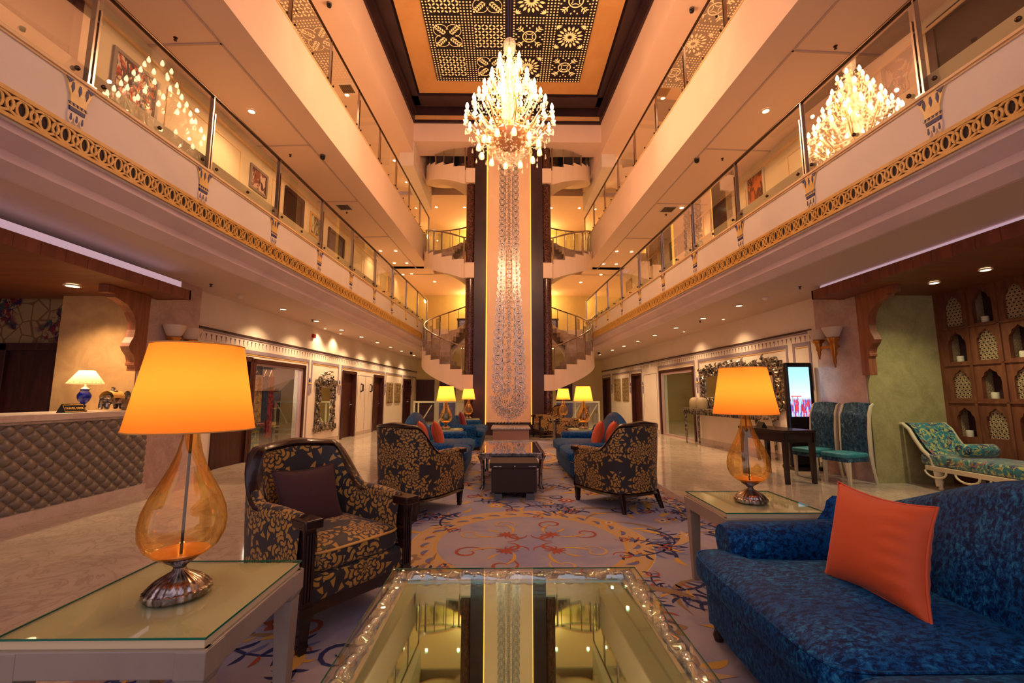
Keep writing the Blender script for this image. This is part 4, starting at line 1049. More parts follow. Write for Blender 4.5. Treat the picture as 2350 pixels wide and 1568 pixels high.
# gallery edge glow: concealed strips washing the upper slabs? none. Rear yellow light
for sg in (-1, 1):
    for i, (z, e) in enumerate(((5.7, 20), (9.0, 20))):
        root = thing('wall_sconce', 'glowing sconce on the rear wall of the %s floor beside the %s column' % (('first', 'second')[i], 'left' if sg < 0 else 'right'), 'wall lamp', (AX + sg * 2.0, 21.9, z - 0.0))
        B(LOCAL).lathe([(0.02, -0.2), (0.05, -0.1), (0.10, 0.02), (0.16, 0.14), (0.15, 0.15)], (0, -0.15, 0), 14).build('shade', mat('sconce_glow', (255, 220, 140), 0.5, emis=(255, 196, 96), estr=5), root, smooth=True)
        B(LOCAL).tube([(0, 0.0, -0.25), (0, -0.15, -0.2)], 0.02, 6).build('arm', gold, root)
        light('sconce_light', 'POINT', (AX + sg * 2.0, 21.4, z + 0.3), e, (1, 0.66, 0.22), parent=root, shadow_soft_size=0.15)
    for nm_, zz_, e_ in (('ground floor', 3.355, 60), ('first floor', 6.375, 60), ('second floor', 9.895, 60)):
        for q_, dx_ in enumerate((2.0, 3.3)): downlight((AX + sg * dx_, 19.2, zz_), '%s downlight over the rear %s landing on the %s' % (('inner', 'outer')[q_], nm_, 'left' if sg < 0 else 'right'), None, e_, 0.06, (1, 0.72, 0.34))
# ================================================================== FURNITURE
def profile_shell(root, brocade=None): pass
def armchair(label, loc, rz, group=None):
    root = thing('armchair', label, 'armchair', loc, rz, group)
    fx, fy = 0.335, -0.33
    # plan of the shell, from left front round the back to right front (outer line)
    def plan(t, off=0.0):
        # t in 0..1 ; straight arm, rounded corner, back
        a = [(-fx, fy), (-fx - 0.01, -0.12), (-fx - 0.012, 0.08), (-fx + 0.02, 0.26), (-fx + 0.10, 0.36), (-0.12, 0.40), (0, 0.405)]
        full = a + [(-x, y) for x, y in a[-2::-1]]
        n = len(full) - 1; q = t * n; i = min(int(q), n - 1); f = q - i
        def cr(i): return full[max(0, min(n, i))]
        p0, p1, p2, p3 = cr(i - 1), cr(i), cr(i + 1), cr(i + 2)
        out = []
        for k in (0, 1):
            out.append(0.5 * ((2 * p1[k]) + (-p0[k] + p2[k]) * f + (2 * p0[k] - 5 * p1[k] + 4 * p2[k] - p3[k]) * f * f + (-p0[k] + 3 * p1[k] - 3 * p2[k] + p3[k]) * f ** 3))
        return out
    def normal(t):
        a, b = plan(max(0, t - 0.01)), plan(min(1, t + 0.01)); dx, dy = b[0] - a[0], b[1] - a[1]; q = sqrt(dx * dx + dy * dy); return (dy / q, -dx / q)   # inward? fixed below
    def top(t):
        m = min(t, 1 - t) * 2
        return 0.62 + 0.29 * sstep(0.34, 0.66, m) + 0.015 * sstep(0.7, 1, m)
    def pt(t, off, z, lean=0.0):
        p = plan(t); nx, ny = normal(t); c = (0 - p[0]) * nx + (0 - p[1]) * ny; sg = 1 if c > 0 else -1
        k = 0.07 * max(0, (z - 0.45)) * (1 if min(t, 1 - t) > 0.2 else sstep(0.05, 0.2, min(t, 1 - t)))
        return (p[0] + sg * nx * off - sg * nx * k, p[1] + sg * ny * off - sg * ny * k, z)
    N = 44
    b = B(LOCAL)
    b.grid(N + 1, 6, lambda u, v: pt(u, -0.0 - 0.012 * sin(pi * v), lerp(0.20, top(u) - 0.02, v)))
    b.build('outer_upholstery', brocade_m, root, smooth=True)
    b = B(LOCAL)
    b.grid(N + 1, 6, lambda u, v: pt(u, 0.075 + 0.02 * sin(pi * v), lerp(0.36, top(u) - 0.02, v)))
    b.grid(N + 1, 2, lambda u, v: pt(u, 0.075 * v, top(u) - 0.02))
    b.build('inner_upholstery', brocade_m, root, smooth=True)
    # arm pads on top of the front part
    for sg in (0, 1):
        b = B(LOCAL); ts = [lerp(0.02, 0.22, i / 10) for i in range(11)]; ts = [1 - t for t in ts] if sg else ts
        b.tube([pt(t, 0.036, top(t) - 0.005) for t in ts], [0.030 + 0.012 * sin(pi * i / 10) for i in range(11)], 10)
        b.build('arm_pad', brocade_m, root, smooth=True)
    # show-wood rail over the back
    rail = B(LOCAL); k = 34
    def sec(u, v):
        t = lerp(0.155, 0.845, u); a = 2 * pi * v; w = 0.045; h = 0.020 + 0.012 * sstep(0.3, 0.5, min(t, 1 - t) )
        return pt(t, 0.036 + w * cos(a), top(t) + h * sin(a) * 1.0)
    rail.grid(k, 8, sec, cv=True); rail.build('back_rail', darkwood, root, smooth=True)
    for sg in (-1, 1):
        b = B(LOCAL); x0 = sg * (fx - 0.035)
        b.box(x0 - 0.048, x0 + 0.048, fy - 0.065, fy + 0.06, 0.585, 0.632); b.build('arm_block', darkwood, root, bevel=0.008)
        b = B(LOCAL); b.box(x0 - 0.03, x0 + 0.03, fy - 0.03, fy + 0.03, 0.20, 0.59)
        for q in (-0.014, 0, 0.014): b.box(x0 + q - 0.003, x0 + q + 0.003, fy - 0.036, fy - 0.028, 0.24, 0.56)
        b.box(x0 - 0.034, x0 + 0.034, fy - 0.034, fy + 0.034, 0.17, 0.22)
        b.tbox(x0 - 0.029, x0 + 0.029, fy - 0.029, fy + 0.029, 0.0, 0.18, 0.62); b.box(x0 - 0.024, x0 + 0.024, fy - 0.024, fy + 0.024, 0.03, 0.045)
        b.build('leg', darkwood, root, bevel=0.003)
        b = B(LOCAL); b.tbox(sg * 0.24 - 0.028, sg * 0.24 + 0.028, 0.30, 0.356, 0.0, 0.2, 0.6, dx=sg * 0.03, dy=0.07); b.build('leg', darkwood, root, bevel=0.003)
    # base rail following the plan
    b = B(LOCAL); b.grid(N + 1, 4, lambda u, v: pt(u, (-0.012, 0.03, 0.03, -0.012)[int(round(v * 3))], (0.165, 0.165, 0.21, 0.21)[int(round(v * 3))]), cv=True)
    b.box(-fx, fx, fy - 0.01, fy + 0.02, 0.165, 0.235); b.build('base_rail', darkwood, root)
    b = B(LOCAL); b.box(-fx + 0.04, fx - 0.04, fy - 0.02, 0.33, 0.22, 0.34); b.build('seat_base', brocade_m, root, bevel=0.02)
    b = B(LOCAL)
    def cush(u, v):
        a = 2 * pi * u; e = 0.30; cx_, sy_ = cos(a), sin(a)
        x = (abs(cx_) ** e) * (1 if cx_ > 0 else -1); y = (abs(sy_) ** e) * (1 if sy_ > 0 else -1)
        th = pi * v; rr = sin(th) ** 0.22 if 0 < v < 1 else 0
        zz = 0.335 + 0.06 + 0.06 * (abs(cos(th)) ** 0.5) * (1 if cos(th) > 0 else -1) + (0.035 * (1 - rr ** 2.2) if cos(th) > 0 else 0)
        return (x * 0.285 * rr, 0.0 - 0.02 + y * 0.325 * rr, zz)
    b.grid(40, 18, cush, cu=True); sc_ = b.build('seat_cushion', brocade_m, root, smooth=True)
    b = B(LOCAL); b.tube([(x_ * 0.282, -0.02 + y_ * 0.322, 0.445) for x_, y_ in [((abs(cos(a)) ** 0.3) * (1 if cos(a) > 0 else -1), (abs(sin(a)) ** 0.3) * (1 if sin(a) > 0 else -1)) for a in [2 * pi * (i + 0.5) / 48 for i in range(48)]]], 0.007, 6, closed=True)
    b.build('piping', gold, sc_, smooth=True)
    return root
brocade_m = brocade
ch0 = armchair('gold floral armchair nearest the camera on the left, facing right, with a plum cushion', (-1.12, 2.86, 0), radians(53)); ch0.scale = (1.08, 1.08, 1.05)
dup(ch0, (-1.00, 5.24, 0), radians(152), 'gold floral armchair seen from behind, left of the dark brown cabinet')
dup(ch0, (1.36, 5.46, 0), radians(208), 'gold floral armchair seen from behind, right of the dark brown cabinet')
dup(ch0, (1.72, 11.55, 0), radians(-100), 'gold floral armchair near the column on the right, facing left, nearer of that pair')
dup(ch0, (1.32, 13.88, 0), radians(-75), 'gold floral armchair tucked in front of the right granite column')

def pillow_from(corners, thick, m, label, nm='throw_pillow', sag=0.0, n=15, group=None, wr=0.0):
    """a stuffed square cushion spanned by four 3-D corners (bl, br, tr, tl)"""
    bl, br, tr, tl = [Vector(c) for c in corners]; nrm = (br - bl).cross(tl - bl).normalized(); cen = (bl + br + tr + tl) / 4
    root = thing(nm, label, 'cushion', tuple(cen), group=group)
    b = B()
    def side(sg):
        def fn(u, v):
            uu, vv = u * 2 - 1, v * 2 - 1
            pin = 0.075
            x = u + pin * (1 - abs(vv) ** 2) * -uu * abs(uu) ** 1.2 * 0.9; y = v + pin * (1 - abs(uu) ** 2) * -vv * abs(vv) ** 1.2 * 0.9
            p = bl * (1 - x) * (1 - y) + br * x * (1 - y) + tr * x * y + tl * (1 - x) * y
            h = thick / 2 * (max(0, 1 - abs(uu) ** 2.6) * max(0, 1 - abs(vv) ** 2.6)) ** 0.55
            h += wr * max(0, 1 - abs(vv) ** 3) * sin(y * 46 + 2 * sin(x * 5)) * sstep(0.55, 0.95, x) * (1 - abs(uu) ** 8)
            return tuple(p + nrm * (sg * h))
        return fn
    b.grid(n * 2, n * 2, side(1)); b.grid(n * 2, n * 2, side(-1))
    b.build('cover', m, root, smooth=True)
    s = B(); pts = []
    for k in range(4):
        A, D = [(0, 0), (1, 0), (1, 1), (0, 1)][k], [(1, 0), (1, 1), (0, 1), (0, 0)][k]
        for t in range(8): pts.append((lerp(A[0], D[0], t / 8), lerp(A[1], D[1], t / 8)))
    def rim(u, v):
        uu, vv = u * 2 - 1, v * 2 - 1; pin = 0.075
        x = u + pin * (1 - abs(vv) ** 2) * -uu * abs(uu) ** 1.2 * 0.9; y = v + pin * (1 - abs(uu) ** 2) * -vv * abs(vv) ** 1.2 * 0.9
        return tuple(bl * (1 - x) * (1 - y) + br * x * (1 - y) + tr * x * y + tl * (1 - x) * y)
    s.tube([rim(*p) for p in pts], 0.006, 6, closed=True); s.build('seam', m, root, smooth=True)
    return root
# plum cushion leaning in the near armchair
def chair_pt(x, y, z, base=(-1.13, 2.86), rz=radians(53)): return (base[0] + x * cos(rz) - y * sin(rz), base[1] + x * sin(rz) + y * cos(rz), z)
pillow_from([chair_pt(-0.235, 0.09, 0.462), chair_pt(0.20, 0.09, 0.462), chair_pt(0.20, 0.235, 0.83), chair_pt(-0.235, 0.235, 0.83)], 0.13, plumf, 'plum cushion standing on the seat of the near gold floral armchair')

def sofa(label, loc, rz, W=2.34, mv=None, seats=2):
    mv = mv or bluev; root = thing('camelback_sofa', label, 'sofa', loc, rz)
    h = W / 2; aw = 0.25; D0 = -0.52; yb = 0.44
    # base with fringe
    b = B(LOCAL)
    def base(u, v):
        a = 2 * pi * u; x = abs(cos(a)) ** 0.16 * (1 if cos(a) > 0 else -1); y = abs(sin(a)) ** 0.16 * (1 if sin(a) > 0 else -1)
        z = lerp(0.10, 0.31, v); k = 1.0 + 0.0 * v
        return (x * (h - 0.05) * k, -0.02 + y * (0.47) * (1 - 0.02 * (1 - v)) + 0.0, z + 0.012 * sin(a * 9) * (1 - v))
    b.grid(72, 5, base, cu=True); b.build('base', mv, root, smooth=True)
    for sx in (-1, 1):
        for y in (-0.42, 0.38):
            q = B(LOCAL); q.lathe([(0.0, 0), (0.022, 0), (0.03, 0.03), (0.02, 0.06), (0.034, 0.10), (0.034, 0.14), (0, 0.14)], (sx * (h - 0.14), y, 0), 14); q.build('leg', darkwood, root, smooth=True)
    # seat cushions with rounded fronts and piping
    L = (W - 2 * aw) / seats
    for k in range(seats):
        cx = -h + aw + L * (k + 0.5); ex0 = 0.20 if k == 0 else 0.0; ex1 = 0.20 if k == seats - 1 else 0.0
        b = B(LOCAL)
        def cu(u, v):
            a = 2 * pi * u; ca, sa = cos(a), sin(a)
            x = abs(ca) ** 0.22 * (1 if ca > 0 else -1); y = abs(sa) ** 0.22 * (1 if sa > 0 else -1)
            th = pi * v; rr = sin(th) ** 0.18 if 0 < v < 1 else 0; c = cos(th)
            zz = 0.385 + 0.075 * abs(c) ** 0.6 * (1 if c > 0 else -1) + (0.045 * (1 - rr ** 2.5) if c > 0 else 0)
            X = cx + x * rr * (L / 2 - 0.004); Y = -0.10 + y * rr * 0.43
            if Y < -0.33:                     # T-shaped nose in front of the arms
                if x < 0 and ex0: X -= ex0 * rr * abs(x) * sstep(-0.30, -0.40, Y)
                if x > 0 and ex1: X += ex1 * rr * abs(x) * sstep(-0.30, -0.40, Y)
                Y -= 0.03 * (1 - (x * 0.9) ** 2)
            return (X, Y, zz)
        b.grid(72, 22, cu, cu=True); sc_ = b.build('seat_cushion', mv, root, smooth=True)
        b = B(LOCAL); pts = []
        for i in range(60):
            a = 2 * pi * (i + 0.5) / 60; u = (i + 0.5) / 60; p = cu(u, 0.36); q = cu(u, 0.42); pts.append((p[0], p[1], p[2] + 0.004))
        b.tube(pts, 0.006, 6, closed=True); b.build('piping', mv, sc_, smooth=True)
    # rolled arms
    for sg in (-1, 1):
        b = B(LOCAL); xc = sg * (h - aw / 2)
        def arm(u, v):
            y = lerp(-0.36, 0.36, v); a = 2 * pi * u; r = 0.088 + 0.012 * sstep(-0.1, 0.36, y)
            # round roll with a narrower body below
            z = 0.512 + r * sin(a); x = xc + r * cos(a) * 1.05 + sg * 0.012
            if sin(a) < 0: z = 0.512 + (0.512 - 0.22) * sin(a); x = xc + r * cos(a) * (1.05 - 0.25 * abs(sin(a)))
            e = 1 - 0.10 * max(0, (abs(v - 0.5) - 0.42) / 0.08)
            return (xc + (x - xc) * e, y, 0.46 + (z - 0.46) * (e if z > 0.46 else 1))
        b.grid(28, 14, arm, cu=True)
        for v in (0, 1):
            ring = [arm(i / 28, v) for i in range(28)]; b.add(ring, [tuple(range(28))])
        b.build('arm', mv, root, smooth=True, bevel=0.0)
    # camel back
    b = B(LOCAL)
    def topz(x):
        t = abs(x) / h
        return 0.70 + 0.305 * (0.5 + 0.5 * cos(pi * min(1, t * 1.06))) ** 0.85 + 0.03 * sstep(0.85, 1.0, t)
    def back(u, v):
        x = lerp(-h + 0.05, h - 0.05, u); zt = topz(x); a = v
        # closed section: front up, over, rear down
        if a < 0.4: t = a / 0.4; y = lerp(0.22, 0.36, t) - 0.03 * sin(pi * t); z = lerp(0.40, zt - 0.07, t)
        elif a < 0.6: t = (a - 0.4) / 0.2; th = pi * (1 - t); y = 0.43 + 0.075 * cos(th); z = zt - 0.07 + 0.075 * sin(th)
        else: t = (a - 0.6) / 0.4; y = lerp(0.505, 0.47, t); z = lerp(zt - 0.07, 0.28, t)
        wrap = 0.14 * sstep(0.90, 1.0, abs(x) / h)
        return (x, y - wrap, z)
    b.grid(60, 26, back)
    for u in (0, 1): b.add([back(u, j / 25) for j in range(26)], [tuple(range(26))])
    b.build('back', mv, root, smooth=True)
    return root
s0 = sofa('large crushed blue velvet sofa in the right foreground with one orange cushion', (1.56, 1.45, 0), -pi / 2)
dup(s0, (1.46, 7.62, 0), -pi / 2, 'blue velvet sofa right of the silver coffee table with two orange cushions')
dup(s0, (-1.12, 7.62, 0), pi / 2, 'blue velvet sofa left of the silver coffee table with two orange cushions')
dup(s0, (-1.05, 11.55, 0), pi / 2, 'farthest blue velvet sofa on the left with a dark red cushion')
pillow_from([(1.455, 2.085, 0.475), (1.515, 1.635, 0.472), (1.72, 1.775, 0.855), (1.67, 2.23, 0.868)], 0.19, orangev, 'orange velvet cushion leaning on the back of the near right blue sofa', wr=0.006)
for (x, y, sg, m, lab) in ((1.36, 6.95, 1, orangev, 'orange cushion on the right middle sofa, nearer the aisle'), (1.56, 6.90, 1, orangev, 'orange cushion on the right middle sofa, against its back'),
                              (-0.98, 7.05, -1, orangev, 'orange cushion on the left middle sofa, nearer the aisle'), (-1.20, 6.95, -1, orangev, 'orange cushion on the left middle sofa, against its back'),
                              (-0.98, 11.0, -1, redv, 'dark red cushion on the farthest left blue sofa')):
    pillow_from([(x, y - 0.2, 0.475), (x + sg * 0.05, y + 0.2, 0.475), (x + sg * 0.19, y + 0.2, 0.89), (x + sg * 0.13, y - 0.2, 0.90)], 0.17, m, lab)

# side tables
def side_table(label, loc, W=0.61, D=0.60, m=None):
    root = thing('side_table', label, 'side table', loc); m = m or taupe; w, d = W / 2, D / 2
    b = B(LOCAL); b.box(-w + 0.004, w - 0.004, -d + 0.004, d - 0.004, 0.565, 0.590); b.build('table_top', mat('lamplit_table_lacquer', (222, 204, 160), 0.35), root, bevel=0.003)  # top made lighter than the body to carry the lamp light on it
    b = B(LOCAL); b.box(-w, w, -d, d, 0.592, 0.599); b.build('glass_sheet', tglass, root)
    b = B(LOCAL); e = 0.0015
    for a in ((-w - e, w + e, -d - e, -d), (-w - e, w + e, d, d + e), (-w - e, -w, -d, d), (w, w + e, -d, d)): b.box(*a, 0.592, 0.598)
    b.build('glass_edge', greenglass_edge, root)
    b = B(LOCAL)
    for a in ((-w - 0.008, w + 0.008, -d - 0.008, -d + 0.03), (-w - 0.008, w + 0.008, d - 0.03, d + 0.008), (-w - 0.008, -w + 0.03, -d, d), (w - 0.03, w + 0.008, -d, d)): b.box(*a, 0.488, 0.566)
    b.build('apron', m, root, bevel=0.004)
    for sx in (-1, 1):
        for sy in (-1, 1):
            b = B(LOCAL); x, y = sx * (w - 0.035), sy * (d - 0.035)
            b.box(x - 0.045, x + 0.045, y - 0.045, y + 0.045, 0.485, 0.563); b.tbox(x - 0.043, x + 0.043, y - 0.043, y + 0.043, 0.462, 0.485, 0.8); b.tbox(x - 0.036, x + 0.036, y - 0.036, y + 0.036, 0, 0.462, 0.62, dx=sx * 0.0)
            b.build('leg', m, root, bevel=0.003)
    return root
t0 = side_table('champagne side table with a glass top in the left foreground under the big lamp', (-1.178, 1.68, 0))
dup(t0, (1.632, 3.0, 0), None, 'champagne side table beside the near blue sofa under the right lamp')
dup(t0, (-1.22, 9.3, 0), None, 'side table with a glass top between the two left blue sofas')
dup(t0, (1.66, 9.3, 0), None, 'side table behind the right middle sofa')
dup(t0, (-1.10, 13.35, 0), None, 'farthest side table on the left, before the column')
dup(t0, (1.70, 12.75, 0), None, 'farthest side table on the right, before the column')

# table lamps
def lamp(label, loc, group=None, e=2.4, sm=None):
    root = thing('table_lamp', label, 'table lamp', loc, group=group)
    b = B(LOCAL); b.lathe([(0, 0.0), (0.098, 0.0), (0.103, 0.008), (0.101, 0.022), (0.092, 0.028), (0.09, 0.034), (0.07, 0.052), (0.042, 0.068), (0.024, 0.078), (0.018, 0.09), (0.022, 0.098), (0.034, 0.106), (0.052, 0.118), (0.058, 0.125), (0.05, 0.125), (0, 0.118)], n=144, flute=(24, 0.02)); b.build('base', silver, root, smooth=True)
    prof = [(0.048, 0.122), (0.082, 0.136), (0.112, 0.163), (0.130, 0.203), (0.134, 0.243), (0.127, 0.29), (0.108, 0.34), (0.082, 0.39), (0.058, 0.44), (0.040, 0.49), (0.029, 0.54), (0.025, 0.58), (0.026, 0.615)]
    b = B(LOCAL); b.lathe(prof, n=40); b.build('glass_body', amberg, root, smooth=True)
    b = B(LOCAL); b.lathe([(0.0, 0.128), (0.062, 0.130), (0.088, 0.145), (0.086, 0.148), (0.05, 0.137), (0, 0.135)], n=28); b.build('glow_cup', mat('painted_lamp_glow', (255, 190, 90), 0.35, 0.3), root, smooth=True)  # added golden cup standing in for the lamp glow pooled in the glass
    b = B(LOCAL); b.tube([(0, 0, 0.12), (0, 0, 0.64)], 0.005, 8); b.build('rod', mat('dark_bronze', (60, 44, 36), 0.35, 0.8), root)
    b = B(LOCAL); b.tube([(0, 0, 0.612), (0, 0, 0.66)], 0.02, 12); b.build('socket', gold, root, smooth=True)
    b = B(LOCAL); b.ball((0, 0, 0.70), 0.03, 12, sz=1.3); b.build('bulb', bulbm, root, smooth=True)
    b = B(LOCAL); b.grid(48, 6, lambda u, v: (lerp(0.203, 0.148, v) * cos(2 * pi * u), lerp(0.203, 0.148, v) * sin(2 * pi * u), lerp(0.574, 0.886, v)), cu=True); ls_ = b.build('lamp_shade', sm or shadem, root, smooth=True)
    b = B(LOCAL)
    for r, z in ((0.203, 0.574), (0.148, 0.886)): b.tube([(r * cos(2 * pi * i / 40), r * sin(2 * pi * i / 40), z) for i in range(40)], 0.003, 6, closed=True)
    for i in range(3): b.tube([(0, 0, 0.66), (0.148 * cos(i * 2.09), 0.148 * sin(i * 2.09), 0.883)], 0.002, 5)
    b.build('shade_frame', gold, ls_)
    light('lamp_light', 'POINT', (loc[0], loc[1], loc[2] + 0.72), e, (1, 0.72, 0.42), parent=root, shadow_soft_size=0.045)
    return root
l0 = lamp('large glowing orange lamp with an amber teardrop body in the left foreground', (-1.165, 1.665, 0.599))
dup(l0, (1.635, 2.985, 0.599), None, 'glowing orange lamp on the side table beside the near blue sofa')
FARL = None
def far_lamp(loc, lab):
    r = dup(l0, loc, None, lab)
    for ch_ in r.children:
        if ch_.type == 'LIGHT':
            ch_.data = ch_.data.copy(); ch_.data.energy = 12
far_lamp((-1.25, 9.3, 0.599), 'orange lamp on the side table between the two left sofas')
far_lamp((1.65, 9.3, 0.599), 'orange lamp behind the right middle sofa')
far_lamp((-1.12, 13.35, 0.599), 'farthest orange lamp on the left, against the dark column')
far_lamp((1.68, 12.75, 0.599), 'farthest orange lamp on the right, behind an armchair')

# near coffee table : twisted crystal rods round a tinted mirror, with a clear sheet over
def twisted(p0, p1, r, root, k=None):
    p0, p1 = Vector(p0), Vector(p1); L = (p1 - p0).length; n = int(L / 0.011)
    b = B(); b.tube([tuple(p0.lerp(p1, i / n)) for i in range(n + 1)], [r * (0.84 + 0.24 * abs(sin(pi * i * 0.011 / 0.062))) for i in range(n + 1)], 20, twist=(0.13, 3, 0.30)); b.build('twisted_glass_rod', rodglass, root, smooth=True)
X0, X1, Y0, Y1 = -0.545, 0.64, 0.72, 2.268
ct = thing('coffee_table', 'square coffee table edged in twisted crystal rods with tinted mirror top, nearest the camera', 'coffee table', ((X0 + X1) / 2, (Y0 + Y1) / 2, 0))
q = 0.042
twisted((X0 + q, Y0 + 0.05, 0.418), (X0 + q, Y1 - 0.075, 0.414), 0.034, ct); twisted((X1 - q, Y0 + 0.05, 0.418), (X1 - q, Y1 - 0.075, 0.414), 0.034, ct)
twisted((X0 + 0.075, Y1 - q, 0.418), (X1 - 0.075, Y1 - q, 0.414), 0.034, ct); twisted((X0 + 0.075, Y0 + q, 0.418), (X1 - 0.075, Y0 + q, 0.414), 0.034, ct)
b = B()
for x in (X0 + q, X1 - q):
    for y in (Y1 - q, Y0 + q): b.ball((x, y, 0.418), 0.036, 12)
b.build('corner_knob', rodglass, ct, smooth=True)
i_ = 0.082
b = B(); b.box(X0 + i_, X1 - i_, Y0 + i_, Y1 - i_, 0.418, 0.424); b.build('mirror_top', tmirror, ct)
b = B()
for a in ((X0 + i_ - 0.012, X0 + i_ + 0.004, Y0 + i_, Y1 - i_), (X1 - i_ - 0.004, X1 - i_ + 0.012, Y0 + i_, Y1 - i_), (X0 + i_ - 0.012, X1 - i_ + 0.012, Y1 - i_ - 0.004, Y1 - i_ + 0.012), (X0 + i_ - 0.012, X1 - i_ + 0.012, Y0 + i_ - 0.012, Y0 + i_ + 0.004)): b.box(*a, 0.40, 0.430)
b.build('inner_bead', mat('pale_metal_bead', (214, 206, 186), 0.25, 0.7), ct)
b = B(); b.box(X0, X1, Y0, Y1, 0.448, 0.456); b.build('glass_sheet', tglass, ct)
b = B()
for a in ((X0 - .0015, X1 + .0015, Y1, Y1 + .0015), (X0 - .0015, X0, Y0, Y1), (X1, X1 + .0015, Y0, Y1)): b.box(*a, 0.449, 0.455)
b.build('glass_edge', greenglass_edge, ct)
b = B(); b.box(X0 + 0.02, X1 - 0.02, Y0 + 0.02, Y1 - 0.02, 0.30, 0.385); b.build('frame', silver, ct, bevel=0.01)
for x in (X0 + 0.06, X1 - 0.06):
    for y in (Y0 + 0.06, Y1 - 0.06):
        b = B(); b.tube([(x, y, 0.0), (x, y, 0.3)], 0.035, 12, twist=(0.06, 3, 1)); b.build('leg', silver, ct, smooth=True)
# far coffee table, silver clad
X0, X1, Y0, Y1 = -0.35, 0.53, 6.22, 7.72
ft = thing('coffee_table', 'silver coffee table with a scalloped apron and mirror top between the middle sofas', 'coffee table', (0.09, 6.97, 0))
b = B(); b.box(X0 + 0.02, X1 - 0.02, Y0 + 0.02, Y1 - 0.02, 0.485, 0.495); b.build('mirror_top', mat('dark_mirror', (150, 140, 140), 0.03, 1.0), ft)
b = B()
for a in ((X0 - 0.02, X0 + 0.03, Y0 - 0.02, Y1 + 0.02), (X1 - 0.03, X1 + 0.02, Y0 - 0.02, Y1 + 0.02), (X0, X1, Y0 - 0.02, Y0 + 0.03), (X0, X1, Y1 - 0.03, Y1 + 0.02)): b.box(*a, 0.478, 0.5)
b.build('rim', silver, ft, bevel=0.005)
b = B(); F = lambda u, v, h: (u, Y0 + 0.02 - h, v)
n_ = 10; st = (X1 - X0) / n_; poly = [(X0, 0.478)] + [p for i in range(n_) for p in ((X0 + st * i, 0.435), (X0 + st * (i + 0.25), 0.415), (X0 + st * (i + 0.5), 0.41), (X0 + st * (i + 0.75), 0.415))] + [(X1, 0.435), (X1, 0.478)]
b.prism(poly, F, 0, 0.02); b.box(X0, X0 + 0.02, Y0, Y1, 0.41, 0.478); b.box(X1 - 0.02, X1, Y0, Y1, 0.41, 0.478); b.box(X0, X1, Y1 - 0.02, Y1, 0.41, 0.478)
b.build('apron', silver, ft)
for sx, x in ((-1, X0 + 0.04), (1, X1 - 0.04)):
    for y in (Y0 + 0.04, Y1 - 0.04):
        b = B(); b.tube([(x + sx * 0.02, y, 0.0), (x + sx * 0.0, y, 0.05), (x, y, 0.25), (x + sx * 0.01, y, 0.38), (x + sx * 0.04, y, 0.47)], [0.035, 0.026, 0.026, 0.032, 0.045], 10); b.build('leg', silver, ft, smooth=True)
# dark cabinet box before it
bx = thing('dark_cabinet_box', 'small dark brown lidded box on two feet, standing in front of the silver coffee table', 'cabinet', (0.11, 5.85, 0))
B().box(-0.175, 0.395, 5.64, 6.10, 0.085, 0.40).build('body', brownbox, bx, bevel=0.006)
B().box(-0.20, 0.42, 5.615, 6.12, 0.385, 0.455).build('lid', brownbox, bx, bevel=0.006)
for x in (-0.09, 0.31): B().tbox(x - 0.045, x + 0.045, 5.66, 6.08, 0.0, 0.085, 1.25).build('foot', darkwood, bx)
b = B(); b.ball((0.12, 5.612, 0.412), 0.012, 8); b.build('lock', chrome, bx, smooth=True)
for x in (-0.1, 0.34): B().tube([(x - 0.05, 5.612, 0.41), (x + 0.05, 5.612, 0.41)], 0.005, 6).build('handle', silver, bx)
